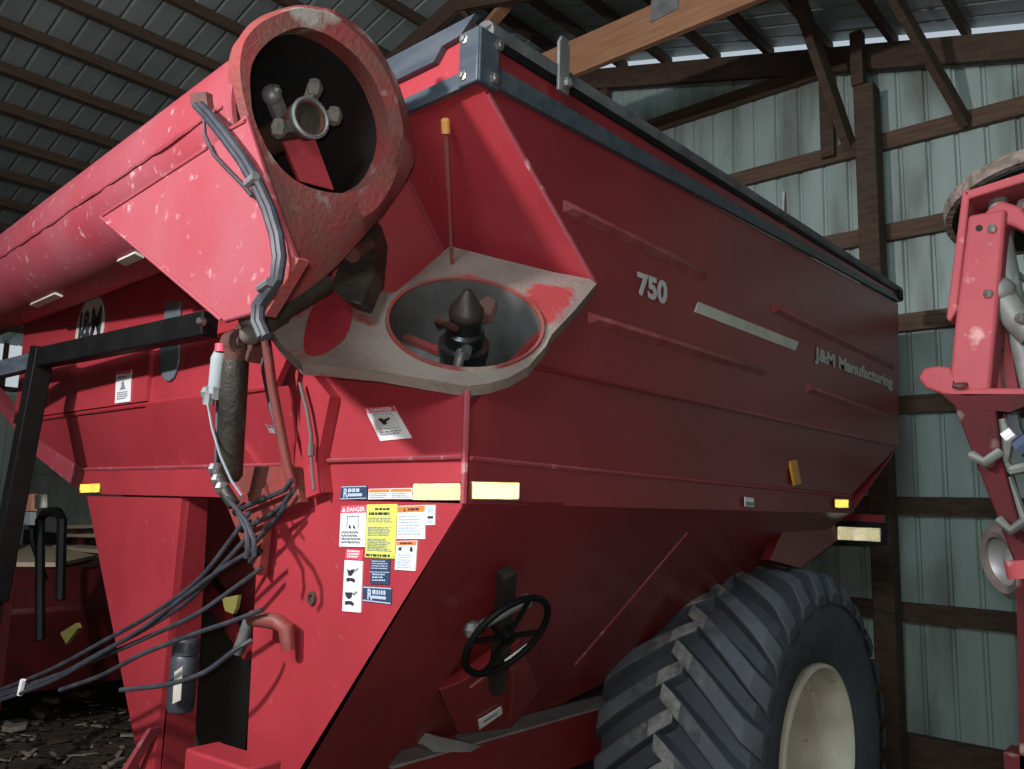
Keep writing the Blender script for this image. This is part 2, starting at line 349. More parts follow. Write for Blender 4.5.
# --- main front panel, sloped lower front, seam band
mb = MB(); mb.prism([V(XL,1.87,.46), V(-3.0,1.87,.46), V(-2.62,1.87,.99), V(-2.37,1.87,1.42), V(XL,1.87,1.42)], V(0,.03,0)); mb.build('front_panel', RED, CART)
a, b = ony((40,408),1.85), ony((146,404),1.85)
mb = MB(); mb.prism([V(-5.95,1.87,.475), V(b[0],1.87,.475), V(b[0],1.87,.87), V(-5.95,1.87,.87)], V(0,-.022,0)); mb.build('front_overlay_plate', RED, CART)
YS = 2.02
sl = V(-5.29,YS,.146)
mb = MB(); mb.prism([V(XL+.0,1.87,.46), V(-2.75,1.87,.46), V(-2.75,YS,.146), sl], V(0,.03,.005)); mb.build('lower_front_slope', RED, CART)
mb = MB(); mb.tube([V(XL,1.868,.462), V(-3.05,1.868,.462)], .012, 6); mb.build('weld_seam', RED, CART)
# raised diagonal lap on the sloped front
A0, A1, A2, A3 = [onp(p, V(-4,1.87,.46), unit([0,-.314,-.15])) for p in ((147,404),(212,396),(262,466),(206,466))]
mb = MB(); mb.prism([A0, A1, A2, A3], unit([0,-.314,-.15])*.018); mb.build('lap_plate', RED, CART)
mb = MB(); mb.prism([V(-5.29,YS,.146), V(-2.7,YS,.146), V(-2.7,YS,.0), V(-5.2,YS,.0)], V(0,-.02,0)); mb.build('front_seam_band', RED, CART)
mb = MB(); mb.prism([V(-5.29,YS,.146), V(-5.2,YS,.0), V(-6.2,YS-.02,.30), V(-6.2,YS-.02,.47)], V(0,-.02,0)); mb.build('corner_seam_band', TUBER, CART)
mb = MB(); mb.tube([V(-5.29,YS-.02,.146), V(-2.75,YS-.02,.146)], .010, 6); mb.build('weld_seam', TUBER, CART)
# oval sight window
w0 = [ony((x,y),1.868) for x,y in ((168,302),(182,302),(181,345),(180.5,360),(178.5,370),(175.5,377.5),(171.5,381.5),(167.5,381),(164,376.5),(162.3,369),(162,345))]
mb = MB(); mb.prism(w0, V(0,-.012,0)); mb.build('sight_window', GLASS, CART, bevel=.004, label='dark grey oval sight window')
# round maker's badge
cb = ony((90,331),1.868); n_ = 28; rx, rz = .20, .215
mb = MB(); mb.prism([cb+V(rx*cos(2*pi*i/n_),0,rz*sin(2*pi*i/n_)) for i in range(n_)], V(0,-.006,0))
st = Sticker([cb+V(-.17,-.006,.13), cb+V(.17,-.006,.13), cb+V(.17,-.006,-.10), cb+V(-.17,-.006,-.10)], V(0,-1,0), [CREAM,INK])
st.text('J&M', 0,0,1,1, 1, .03); o_ = len(mb.v)
mb.v += st.mb.v; mb.f += [[o_+i for i in f] for f in st.mb.f]; mb.m += [1]*len(st.mb.f); mb.sm += [False]*len(st.mb.f)
mb.build('maker_badge', [CREAM, INK], CART, label='cream oval badge with dark letters', recalc=False)

# --- boot: vertical front, cheek, top plate with round opening
xb = -2.78
mb = MB(); z_ = lambda x: .345+.82*(X0-x)
mb.prism([V(X0,YF,0), V(X0,YF,.345), V(-1.95,YF,.36), V(-2.1,YF,.43), V(-2.35,YF,.63), V(-2.5,YF,.80), V(xb,YF,.8), V(xb,YF,0)], V(0,.010,0)); mb.build('boot_front', RED, CART)
mb = MB(); mb.prism([V(xb,YF,0), V(xb,YF,.9), V(-3.02,2.0,.9), V(-3.02,2.0,0)], V(.03,.03,0)); mb.build('boot_cheek', RED, CART)
mb = MB(); mb.tube([V(X0+.002,YF-.003,.36), V(X0+.002,YF-.003,0)], .012, 8); mb.build('weld_seam', TUBER, CART)
mb = MB(); mb.tube([V(X0,YF-.012,.146), V(-2.6,YF-.012,.146)], .008, 6); mb.build('weld_seam', TUBER, CART)

def plane_uv(n):
    u = unit(np.cross((0,0,1.), n)); return u, np.cross(n, u)
def to2(P, c, u, v): P = np.asarray(P)-c; return (float(P@u), float(P@v))
def radial(poly, th):       # distance from origin to polygon outline along th
    best = None; d = (cos(th), sin(th)); n = len(poly)
    for i in range(n):
        (x1,y1),(x2,y2) = poly[i], poly[(i+1)%n]; ex, ey = x2-x1, y2-y1
        den = d[0]*ey-d[1]*ex
        if abs(den) < 1e-12: continue
        t = (x1*ey-y1*ex)/den; s_ = (x1*d[1]-y1*d[0])/den
        if t > 0 and -1e-9 <= s_ <= 1+1e-9: best = t if best is None else max(best, t)
    return best
def smooth_px(P, n=4):
    m = len(P); out = []
    for i in range(m):
        p0, p1, p2, p3 = (np.array(P[(i+d) % m], float) for d in (-1,0,1,2))
        for t in np.linspace(0, 1, n+1)[:-1]: out.append(.5*((2*p1)+(-p0+p2)*t+(2*p0-5*p1+4*p2-p3)*t*t+(-p0+3*p1-3*p2+p3)*t**3))
    return out
def angles(polys, n=72):
    A = [2*pi*i/n-pi for i in range(n)]
    for poly in polys: A += [math.atan2(y, x) for x, y in poly]
    A = sorted(A); out = [A[0]]
    for x in A[1:]:
        if x-out[-1] > .012: out.append(x)
    return out
def loft_rings(mb, rings, closed=False, mi=0, sm=False):
    n = len(rings[0]); k = len(rings)
    F = [[i*n+j, i*n+(j+1) % n, ((i+1)%k)*n+(j+1) % n, ((i+1)%k)*n+j] for i in range(k if closed else k-1) for j in range(n)]
    mb.add([p for r in rings for p in r], F, mi, sm)

u1, v1 = plane_uv(n1); RB = .268
out = [onp(p, c1+n1*.02, n1) for p in ((450,246),(500,259),(553,272),(590,279),(597,283),(575,310),(552,334),(546,346),(529,366),(510,377),(490,383),(467,386),(425,379),(380,371),(340,367),(302,364),(281,344),(262,318),(268,305),(300,290),(330,277),(372,298),(396,292),(420,272))]
o2 = [to2(p, c1, u1, v1) for p in out]
A = angles([o2]); mb = MB()
pt = lambda r, a, h: c1+u1*r*cos(a)+v1*r*sin(a)+n1*h
rr = [radial(o2, a) or .4 for a in A]
loft_rings(mb, [[pt(RB,a,.02) for a in A], [pt(r,a,.02) for r,a in zip(rr,A)], [pt(r,a,-.025) for r,a in zip(rr,A)], [pt(RB,a,-.025) for a in A]], True)
mb.build('boot_plate', PLATE, CART, label='worn grey auger plate with round opening')
mb = MB(); mb.lathe(c1, n1, [(RB,-.03),(RB+.0,.028),(RB+.012,.030),(RB+.014,.018)], 48); mb.build('opening_ring', FLANG, CART)
mb = MB(); mb.lathe(c1, n1, [(RB-.001,.018),(RB-.001,-.62),(.001,-.63)], 48); mb.build('lower_tube_lining', INNER, CART, recalc=False)
# auger stub: shaft, cone, dogs, flighting
ax1 = n1; mb = MB()
sc = c1-n1*.0
mb.lathe(sc-n1*.62, n1, [(.085,0),(.085,.50),(.092,.505),(.092,.545),(.07,.55),(.07,.60),(.058,.61),(.058,.68)], 24); sh = mb.build('auger_shaft', SHAFT, CART)
mb = MB(); mb.lathe(sc+n1*.05, n1, [(.062,0),(.062,.02),(.055,.03),(.014,.10),(.001,.105)], 20); mb.build('shaft_cone', DARKI, sh, label='dark cone on the shaft end')
for an in (.6, .6+pi):
    k = MB(); d = u1*cos(an)+v1*sin(an); e = np.cross(n1, d); b0 = sc+n1*.0
    k.prism([b0+d*.045-e*.025, b0+d*.10-e*.03, b0+d*.125+n1*.05-e*.02, b0+d*.11+n1*.055+e*.02, b0+d*.07+n1*.02+e*.03, b0+d*.045+e*.02], n1*.03+e*.01)
    k.build('drive_dog', RUST, sh, bevel=.005, label='rusty drive dog')
mb = MB(); N_ = 60; a_ = []; b_ = []
for i in range(N_+1):
    th = 2*pi*1.6*i/N_; h = -.17-.42*i/N_; d = u1*cos(th+2.6)+v1*sin(th+2.6)
    a_.append(sc+d*.08+n1*h); b_.append(sc+d*(RB-.012)+n1*h)
nn = N_+1
P_ = a_+b_+[p-n1*.012 for p in a_]+[p-n1*.012 for p in b_]
F_ = []
for i in range(N_): F_ += [[i,i+1,nn+i+1,nn+i],[2*nn+i,3*nn+i,3*nn+i+1,2*nn+i+1],[nn+i,nn+i+1,3*nn+i+1,3*nn+i]]
F_.append([0,nn,3*nn,2*nn]); mb.add(P_, F_, 0, True); mb.build('auger_flighting', INNER, sh, recalc=False)
mb = MB(); e0 = a_[0]; e1 = b_[0]; mb.bar(e0+n1*.012, e1+n1*.012, .03, .02, n1); mb.build('flighting_edge', PIPER, sh, label='red worn flighting edge')
mb = MB(); d = u1*cos(-1.75)+v1*sin(-1.75); mb.tube([sc-n1*.06+d*.05, sc-n1*.12+d*.25], .018, 8); mb.tube([sc-n1*.05+d*.05+u1*.02, sc-n1*.05+d*.11+u1*.02], .02, 8); mb.build('drive_pin', STEEL, sh)

# --- folded upper auger: flange, tube, gusset
u2, v2 = plane_uv(n2); RF = .25
Fp = [(300,8),(281,13),(262,22),(250,33),(243,45),(240,65),(242,88),(247,110),(263,165),(280,215),(296,254),(300,258),(312,247),(327,234),(350,222),(374,211),(394,180),(403,140),(400,112),(388,75),(365,42),(335,17),(318,11)]
Op = [(300,5),(280,9),(258,18),(246,30),(240,43),(237,65),(239,90),(244,111),(260,166),(277,217),(292,257),(266,312),(297,297),(330,272),(355,246),(384,212),(413,166),(411,135),(406,106),(393,72),(369,36),(337,12),(318,7)]
dF, dO = .03, -.035
f2 = [to2(onp(p, c2+n2*dF, n2), c2, u2, v2) for p in smooth_px(Fp)]; o2 = [to2(onp(p, c2+n2*dO, n2), c2, u2, v2) for p in smooth_px(Op)]
hole2 = [to2(onp(p, c2+n2*dF, n2), c2, u2, v2) for p in smooth_px([(300,27),(278,35),(262,48),(253,62),(250,77),(251,98),(254,118),(268,150),(283,170),(300,183),(322,191),(345,193),(362,188),(375,178),(385,160),(390,140),(389,120),(383,100),(374,80),(360,60),(346,47),(330,36),(315,30)])]
A = angles([o2], 24)
p2 = lambda r, a, h: c2+u2*r*cos(a)+v2*r*sin(a)+n2*h
rf = [radial(f2,a) for a in A]; ro = [max(radial(o2,a), radial(f2,a)+.004) for a in A]; rh = [min(radial(hole2,a), radial(f2,a)-.012) for a in A]
mb = MB()
loft_rings(mb, [[p2(r,a,dF-.05) for r,a in zip(rh,A)], [p2(r,a,dF) for r,a in zip(rh,A)], [p2(r,a,dF) for r,a in zip(rf,A)], [p2(r,a,dO) for r,a in zip(ro,A)], [p2(r,a,dO-.03) for r,a in zip(ro,A)], [p2(r,a,dO-.03) for r,a in zip(rh,A)]], True, 0, True)
AUG = mb.build('auger_flange', FLANG, CART, label='worn teardrop flange of the folded auger')
td = unit(ray((-270,440)))
mb = MB(); n_ = 64; RT = .280
ut = unit(np.cross(td, (0,0,1))); vt = np.cross(td, ut); ct = c2+V(0,0,.0)
def tring(r, s0):
    out = []
    for j in range(n_):
        q = ct+r*(ut*cos(2*pi*j/n_)+vt*sin(2*pi*j/n_))
        k = np.dot(c2-n2*.03-q, n2)/np.dot(td, n2); q = q+td*k
        out.append(q+td*s0)
    return out
loft_rings(mb, [tring(RT,0), tring(RT,5.2), tring(RT-.012,5.2), tring(RT-.014,0)], True, 0, True)
mb.build('auger_tube', [TUBER], CART, label='dusty red auger tube folded across the front')
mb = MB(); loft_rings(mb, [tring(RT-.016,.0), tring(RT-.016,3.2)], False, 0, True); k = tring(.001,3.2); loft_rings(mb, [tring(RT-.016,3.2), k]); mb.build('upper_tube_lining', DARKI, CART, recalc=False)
# long seam strips on the tube
upv = unit(np.cross(np.cross(td,(0,0,1)),td)); frv = unit(np.cross(td, upv)); frv = frv if frv[1] < 0 else -frv
mb = MB(); random.seed(5)
mb.tube([ct+td*s_+(RT+.001)*(frv*cos(radians(-10+random.uniform(-.8,.8)))+upv*sin(radians(-10+random.uniform(-.8,.8)))) for s_ in np.linspace(.12, 5.0, 60)], [random.uniform(.004,.012) for _ in range(60)], 6)
mb.build('tube_seam', TUBER, CART)
# inner stub of the upper auger
us = unit(np.cross(td, (0,0,1))); vs = np.cross(us, td)
o0 = onp((303,122), c2-n2*.06, n2)
mb = MB(); mb.lathe(o0, -td, [(.052,-1.2),(.052,.0),(.062,.0),(.064,.045),(.05,.047),(.046,.02),(.001,.018)], 24); us_ = mb.build('upper_auger_shaft', RUST, CART)
mb = MB(); mb.lathe(o0, -td, [(.064,.03),(.068,.05),(.060,.055),(.055,.048)], 24); mb.build('bearing_ring', GALV, us_, label='worn steel ring on the shaft end')
mb = MB(); mb.lathe(o0, -td, [(.05,.03),(.001,.032)], 20); mb.build('grease_plug', GREAS, us_)
for dx, dz in ((.10,.05),(-.09,-.06),(.02,.115)):
    k = MB(); q = o0+us*dx+vs*dz-td*.02; k.sphere(q, .028, 8, 0, (1,1,1.3)); k.bar(o0+us*dx*.4+vs*dz*.4, q, .03, .035); k.build('shaft_lug', mat('grimy_iron',(.10,.085,.075),.7,c2=(.16,.13,.11),scale=20.,bump=.3), us_)
mb = MB(); q = onp((272,95), c2-n2*.1, n2); mb.sphere(q, .035, 10); mb.sphere(q+V(.02,.0,.01), .018, 8); mb.tube([q, o0+td*.1], .03, 8); mb.build('drive_knuckle', GALV, us_)
# red flighting edge inside lower part
pb = [onp(p, c2-n2*.05, n2) for p in ((283,142),(314,136),(334,190),(300,181))]
mb = MB(); mb.prism(pb, -n2*.02); mb.build('upper_flighting', RED, us_)
# gusset box under the tube
yg = 1.145
g = [ony(p, yg) for p in ((101,217),(211,146),(245,114),(262,168),(279,217),(294,257),(263,311),(223,322))]
mb = MB(); mb.prism(g, V(0,.02,0)); gu = mb.build('auger_gusset', TUBER, CART, bevel=.006)
mb = MB()
for pa, pb in (((101,217),(208,148)), ((222,134),(246,121)), ((101,217),(222,320))):
    mb.tube([ony(pa,yg)+V(0,-.002,0), ony(pb,yg)+V(0,-.002,0)], .006, 6)
mb.build('gusset_weld', CREAM if False else TUBER, gu)
mb = MB(); mb.prism([ony(p,yg-.0) for p in ((294,256),(299,259),(265,316),(259,313))], V(.004,.03,0)); mb.build('hinge_lip', FLANG, gu)
# hinge pin pipe and ears on the boot side
H0 = onp((264,316), c1+n1*.12, n1); H1 = onp((324,282), c1+n1*.12, n1)
mb = MB(); mb.tube([H0, H1], .046, 14); mb.tube([H0-unit(H1-H0)*.03, H0+unit(H1-H0)*.06], .056, 14); hp = mb.build('hinge_pin_pipe', GREAS, CART)
mb = MB(); mb.sphere(H0+V(.0,-.04,-.02), .045, 10); mb.sphere(H0+V(.01,-.05,-.07), .035, 10); mb.build('hinge_knuckle', mat('grimy_iron',(.10,.085,.075),.7), hp)
e = [onp(p, c1+n1*.13, n1) for p in ((330,285),(352,236),(372,216),(378,236),(373,275),(360,304),(345,300))]
mb = MB(); mb.prism(e, -n1*.03+V(.0,.05,0)); mb.build('hinge_ear', GREAS, CART, bevel=.006)
mb = MB(); mb.tube([onp((352,255),c1+n1*.16,n1), onp((368,246),c1+n1*.12,n1)], .03, 10); mb.build('hinge_boss', RUST, CART)
pp = [onp(p, c1+n1*.021, n1) for p in smooth_px([(304,350),(308,318),(320,300),(340,292),(352,302),(350,328),(338,345),(318,356)])]
mb = MB(); mb.prism(pp, n1*.003); mb.build('clean_paint_patch', RED, CART, label='clean red paint patch on the grey auger plate')
# hose pair over the gusset
hp_ = [(196,106),(206,116),(222,136),(240,160),(255,186),(266,210),(274,236),(277,258),(274,280),(264,294),(256,306),(255,322),(262,338)]
for k_, (dx, dy) in enumerate(((0,0),(5,-1))):
    k = MB(); pts = [ony((x+dx,y+dy), yg-.018-.01*k_) for x,y in hp_]; k.tube(pts, .013, 8); k.build('hydraulic_hose', HOSE, CART)
k = MB(); k.tube([ony(p, yg-.012) for p in ((204,118),(205,135),(214,155),(228,170),(242,184),(252,196))], .006, 6); k.build('hydraulic_hose', HOSE, CART)
for p, q in (((249,183),(256,179)), ((262,288),(270,284))):
    k = MB(); a, b = ony(p, yg-.03), ony(q, yg-.03); k.tube([a+V(-.01,0,0), b+V(.02,-.012,0)], .012, 8); k.build('hose_clip', GALV, CART)
mb = MB(); mb.prism([ony(p, yg-.005) for p in ((189,93),(205,91),(207,108),(197,112),(190,104))], V(0,.03,0)); mb.build('hose_bracket', RUST, CART, bevel=.003)

# --- pipes down the boot cheek
k = MB(); k.tube([ony((264,325),1.62), ony((272,385),1.68), ony((287,465),1.76), ony((297,500),1.80)], .019, 12); k.tube([ony((262,312),1.61), ony((265,335),1.63)], .035, 12); k.build('fold_link_pipe', PIPER, CART)
k = MB(); k.tube([ony(p,1.74) for p in ((262,340),(264,372),(272,410),(280,440))], .011, 8); k.build('hydraulic_hose', HOSE, CART)
k = MB(); k.prism([ony(p,1.80) for p in ((293,350),(330,396),(318,455),(322,492),(306,498))], V(0,.05,0)); k.build('cheek_rib', RED, CART)
k = MB(); k.tube([ony(p,1.77) for p in ((300,383),(307,410),(311,435),(311,452))], .008, 8); k.tube([ony((311,444),1.77), ony((311,456),1.77)], .013, 8); k.tube([ony((311,456),1.77), ony((314,490),1.77)], .006, 8); k.build('grease_line', mat('dull_tubing',(.12,.09,.085),.6), CART)
k = MB(); k.lathe(ony((320,488),1.83), V(0,-1,0), [(.001,.03),(.022,.028),(.026,.015),(.026,-.03)], 16); k.build('rubber_plug', BLACK, CART)

# --- fold cylinder
t0, t1 = ony((236,348),1.58), ony((229,475),1.66); dc = unit(t1-t0)
k = MB(); k.lathe(t0, dc, [(.001,0.04),(.046,.04),(.051,.055),(.051,float(np.linalg.norm(t1-t0))),(.04,float(np.linalg.norm(t1-t0))+.02),(.001,float(np.linalg.norm(t1-t0))+.02)], 20); CY = k.build('fold_cylinder', GREAS, CART, label='greasy black hydraulic cylinder')
k = MB(); k.tube([t0+V(-.034,0,.02), t0+V(.034,0,.02)], .05, 14); k.tube([t0-V(.048,0,-.02), t0+V(.048,0,.02)], .022, 10); k.tube([t0, t0+dc*.06], .044, 12); k.build('clevis', RUST, CY)
va, vb = ony((221,352),1.54), ony((217,383),1.56)
k = MB(); k.tube([va, va+(vb-va)*.2, vb+(vb-va)*.3], [.026,.034,.030], 12); vv = k.build('lock_valve', mat('pale_casting',(.36,.41,.43),.5), CY, label='pale metal valve block')
k = MB(); k.tube([va+V(0,0,.03), va+V(0,0,.0)], .024, 10); k.build('valve_cap', DRED, vv, label='red valve cap')
k = MB(); k.tube([vb, ony((210,392),1.55), ony((208,405),1.55)], .022, 8); k.sphere(ony((208,393),1.55), .03, 8); k.build('elbow_fitting', GALV, CY)
k = MB(); k.tube([ony((219,386),1.56), ony((218,398),1.57)], .024, 8); k.build('elbow_fitting', GALV, CY)
k = MB(); k.tube([ony(p,1.57) for p in ((208,405),(212,428),(220,455),(231,480),(242,496))], .005, 6); k.build('thin_cable', INKG, CY)
k = MB(); k.tube([ony(p,1.59) for p in ((218,398),(217,430),(216,470))], .008, 6); k.build('pressure_hose', HOSE, CY)
k = MB()
for p in ((215,469),(218,480),(222,488)): k.sphere(ony(p,1.56), .028, 8)
k.build('hose_fitting', STEEL, CY)
k = MB(); k.tube([ony((216,470),1.565), ony((224,490),1.565), ony((234,505),1.585)], .024, 10); k.build('fitting_block', GREAS, CY)
k = MB(); k.tube([ony(p,1.60) for p in ((232,502),(240,516),(247,530),(248,548),(246,558))], .010, 8); k.build('pressure_hose', HOSE, CY)
k = MB(); k.tube([ony(p,1.56) for p in ((224,495),(236,508),(247,522),(254,540),(254,556),(250,562))], .009, 8); k.build('pressure_hose', HOSE, CY)
# cylinder mounting lug beside the gusset
k = MB(); k.prism([ony(p,1.60) for p in ((234,325),(262,316),(252,345),(246,362),(238,350))], V(0,.06,0)); k.build('cylinder_lug', RUST, CART, bevel=.004)
k = MB(); k.prism([ony(p,1.79) for p in ((222,467),(290,466),(296,492),(262,506),(240,488))], V(0,.05,0)); k.build('hose_shelf', PIPER, CART)
# slotted hose bracket
k = MB(); k.prism([ony(p,1.78) for p in ((224,500),(262,488),(297,486),(300,502),(264,516),(262,540),(258,576),(247,556))], V(0,.04,0)); hb = k.build('slotted_bracket', PIPER, CART, bevel=.003)
for (x, y) in ((240,510),(246,527),(252,543),(255,555)):
    k = MB(); c = ony((x,y),1.776); k.tube([c+V(-.035,0,-.012), c+V(.035,0,.02)], .014, 8); k.build('slot', BLACK, hb)
for a in (((240,509),(262,500),(285,490),(292,480)), ((247,527),(266,518),(283,505),(292,492)), ((250,546),(262,535),(275,520),(286,506))):
    k = MB(); k.tube([ony(p,1.75) for p in a], .010, 8); k.build('hydraulic_hose', HOSE, CART)

# --- ladder frame (black square tube)
A = ony((207,325),1.72); B = onz((42,358), A[2])
k = MB(); k.bar(A+V(.03,0,0), B+V(-.03,0,0), .08, .11); LF = k.build('ladder_frame', BLACK, CART, bevel=.008, label='black square tube ladder frame')
k = MB(); k.lathe(ony((200,321),1.66), V(.1,-1,.1), [(.001,.01),(.014,.01),(.018,0),(.018,-.02)], 10); k.build('bolt', STEEL, LF)
k = MB(); lo = ony((-4,600), B[1]); k.bar(B+V(0,0,.06), lo, .105, .10, (0,1,0)); k.bar(lo, V(lo[0]-.05,lo[1],ZF+.9), .06, .06, (0,1,0)); k.build('ladder_post', BLACK, LF, bevel=.006)
k = MB(); q = V(B[0]-.05,B[1],B[2]-.01); k.bar(q, q+V(-1.3,-.35,-.14), .06, .09); k.build('ladder_arm', BLUEB, LF)
k = MB(); k.bar(q+V(0,.05,.05), q+V(-1.3,.1,.04), .05, .07); k.build('ladder_arm', BLACK, LF)

# --- legs
def yp(p, Y): return ony(p, Y)
L = [yp(p,YS) for p in ((87,496),(182,498),(172,600),(158,728),(140,769))]
bl = V(L[-1][0]-.06,YS,-1.7); br = V(L[3][0]-.0,YS,-1.7)
k = MB(); k.prism([L[0],L[1],L[2],L[3],br,bl,L[4]], V(0,.03,0)); lg = k.build('front_leg', RED, CART, label='tapered red front leg plate')
k = MB(); k.prism([L[1]+V(0,.03,0), V(L[1][0],YS+.13,L[1][2]), V(br[0],YS+.20,-1.7), br+V(0,.03,0), L[3]+V(0,.03,0)], V(.02,0,0)); k.build('leg_web', SIDE, lg)
q = yp((158,726),YS-.0)
k = MB(); k.prism([q, q+V(.03,-.0,0), V(q[0]-.35,1.9,-1.72), V(q[0]-.42,1.9,-1.72)], V(0,-.05,0)); k.build('leg_foot_edge', TUBER, lg)
R_ = [yp(p,YF) for p in ((466,500),(300,769))]
dv = (R_[1]-R_[0]); bot = R_[1]+dv*(.62/abs(dv[2]))
lft = [yp(p,YF) for p in ((300,500),(262,520),(256,576),(246,769))]
k = MB(); k.prism([R_[0], R_[1], bot, V(lft[3][0]-.1,YF,bot[2]), lft[3], lft[2], lft[1], lft[0]], V(0,.010,0)); rl = k.build('boot_leg', RED, CART, label='bright red front leg plate carrying the stickers')
# leg side following the slanted edge
k = MB(); k.prism([R_[0]+V(0,.012,0), R_[0]+V(0,.5,-.0), bot+V(0,.5,0), bot+V(0,.012,0)], V(-.03,0,0)); k.build('leg_side', SIDE, rl)
k = MB(); k.prism([lft[0]+V(0,.03,0), lft[0]+V(0,.45,0), V(lft[3][0]-.1,YF+.45,bot[2]), V(lft[3][0]-.1,YF+.03,bot[2]), lft[2]+V(0,.03,0)], V(.02,0,0)); k.build('leg_inner_web', SIDE, rl)
c = yp((313,598),YF); k = MB(); k.lathe(c, V(0,-1,0), [(.013,-.01),(.013,.012),(.024,.012),(.026,0)], 16); k.lathe(c, V(0,-1,0), [(.001,-.0),(.013,.002)], 12); k.build('bolt_hole_bush', RUST, rl)
c = yp((252,618),YF-.1); k = MB(); k.tube([c, c+V(.14,.02,0), c+V(.17,.04,-.02), c+V(.18,.05,-.10)], [.030,.030,.032,.026], 12); k.lathe(c, V(-1,-.1,0), [(.001,.004),(.018,.005)], 12); k.build('hose_holder_pipe', PIPER, rl)
# hopper side, front face and bottom between the legs
dh = V(-.796,0,-.967)
ho = V(X0-.06,YF+.45,.005); hb_ = V(X0-.12-.0,5.6,.0)
k = MB(); k.prism([ho, hb_, V(-2.66,4.3,-.88), V(-2.82,3.6,-1.05), ho+dh*1.09+V(0,.05,0)], V(-.03,0,.0)); k.build('hopper_side', SIDE, CART)
k = MB(); k.tube([onp((684,532), ho, unit([.772,0,-.636]))+V(.02,0,0), onp((572,664), ho, unit([.772,0,-.636]))+V(.02,0,0)], .006, 6); k.build('weld_seam', TUBER, CART)
k = MB(); k.prism([V(-2.9,YS+.46,.0), V(-5.2,YS+.46,0), V(-4.1,YS+.9,-1.2), V(-2.9,YS+.9,-1.2)], V(0,.03,0)); k.build('hopper_front', SIDE, CART)
a = [yp(p,2.75) for p in ((196,585),(246,640),(246,769),(190,769))]
k = MB(); k.prism([V(-4.9,2.6,-.66), V(-3.3,2.6,-.95), V(-3.3,2.6,-2.0), V(-4.9,2.6,-2.0)], V(0,.03,0)); k.build('gearbox_guard', PANEL, CART)
k = MB(); k.bar(yp((200,578),2.45), yp((250,655),2.45), .05, .06); k.build('diagonal_brace', SIDE, CART)
k = MB(); k.prism([yp(p,2.3) for p in ((222,598),(238,595),(236,608),(233,614),(225,611))], V(0,.02,0)); k.build('warning_tag', mat('dull_yellow',(.25,.23,.06),.6), CART, label='yellow tag hanging between the legs')
k = MB(); k.tube([yp((250,618),2.2), yp((243,640),2.2), yp((238,652),2.2)], .03, 10); k.build('coupler', GALV, CART)
# tongue rail end at the bottom
k = MB(); t = yp((185,748),1.62); e = yp((240,766),1.62); k.prism([t, t+V(.06,0,0), e+V(.04,0,0), e+V(.04,0,-.4), t+V(0,0,-.4)], V(0,.14,0)); k.build('tongue_rail', RED, CART, bevel=.01)
# document canister
c = yp((187,640),1.80); d = yp((180,708),1.80)
k = MB(); ln = float(np.linalg.norm(d-c)); k.lathe(c, d-c, [(.001,-.01),(.05,-.01),(.056,.0),(.056,.055),(.050,.06),(.058,.075),(.056,ln),(.05,ln+.01),(.001,ln+.01)], 22); dk = k.build('manual_canister', mat('grey_plastic',(.045,.052,.062),.45), CART, label='dark grey cylindrical document canister')
k = MB(); k.prism([yp(p,1.742) for p in ((175,672),(183,666),(181,700),(173,704))], V(0,-.003,0)); k.build('worn_label', CREAM, dk)
# hydraulic hoses running off to the left
hs = [((250,512),(226,546),(196,582),(152,614),(104,641),(50,670),(-10,694)), ((252,532),(225,562),(190,599),(150,626),(100,653),(50,679),(-10,700)),
      ((256,548),(220,570),(180,600),(140,630),(90,660),(50,682),(-10,704)), ((262,568),(230,591),(195,615),(150,636),(118,650),(60,674),(-10,697)),
      ((262,610),(230,622),(200,632),(170,643),(140,655),(100,676),(60,690)), ((252,640),(235,650),(205,672),(170,684),(140,688),(120,690))]
for i, a in enumerate(hs):
    k = MB(); m_ = len(a); P_ = [ony(p, 1.74-.22*j/(m_-1)-.02*(i % 3)) for j, p in enumerate(a)]
    # smooth by Catmull-Rom
    Q_ = []
    for j in range(m_-1):
        p0, p1, p2_, p3 = P_[max(j-1,0)], P_[j], P_[j+1], P_[min(j+2,m_-1)]
        for t in np.linspace(0, 1, 5)[:-1]: Q_.append(.5*((2*p1)+(-p0+p2_)*t+(2*p0-5*p1+4*p2_-p3)*t*t+(-p0+3*p1-3*p2_+p3)*t**3))
    Q_.append(P_[-1]); k.tube(Q_, .0095, 8); k.build('hydraulic_hose', HOSE, CART)
k = MB(); q = ony((27,687),1.52); k.tube([q+V(-.02,-.02,-.035), q+V(.0,-.02,.035)], .014, 6); k.build('hose_tie', WHITE, CART)

# --- hand wheel and gate gear on the hopper side
nh = unit([.80,-.03,-.60]); cw = V(-2.112,2.38,-.49); a_, b_ = plane_uv(nh); Rw = .188
k = MB(); ring = [cw+Rw*(a_*cos(2*pi*i/40)+b_*sin(2*pi*i/40)) for i in range(41)]; k.tube(ring, .013, 10, cap=False); HW = k.build('gate_hand_wheel', BLACK, CART, label='black gate hand wheel')
k = MB(); k.tube([cw-b_*Rw, cw+b_*Rw*0, cw+b_*Rw], .010, 8); k.build('spoke', BLACK, HW)
k = MB(); k.tube([cw-a_*Rw, cw+a_*Rw], .010, 8); k.build('spoke', BLACK, HW)
k = MB(); k.lathe(cw, nh, [(.001,.02),(.03,.02),(.03,-.12)], 14); k.build('hub', BLACK, HW)
pa = onp((507,572), cw-nh*.05, nh); pb = onp((497,690), cw-nh*.05, nh)
k = MB(); k.bar(pa, pb, .055, .05, nh); k.build('gate_screw_channel', GREAS, CART)
pa = onp((473,630), cw-nh*.03, nh); pb = onp((526,601), cw-nh*.03, nh)
k = MB(); k.tube([pa, pb], .018, 10); k.sphere(pa, .035, 8); k.sphere(pb, .03, 8); k.build('gate_cross_shaft', GALV, CART)
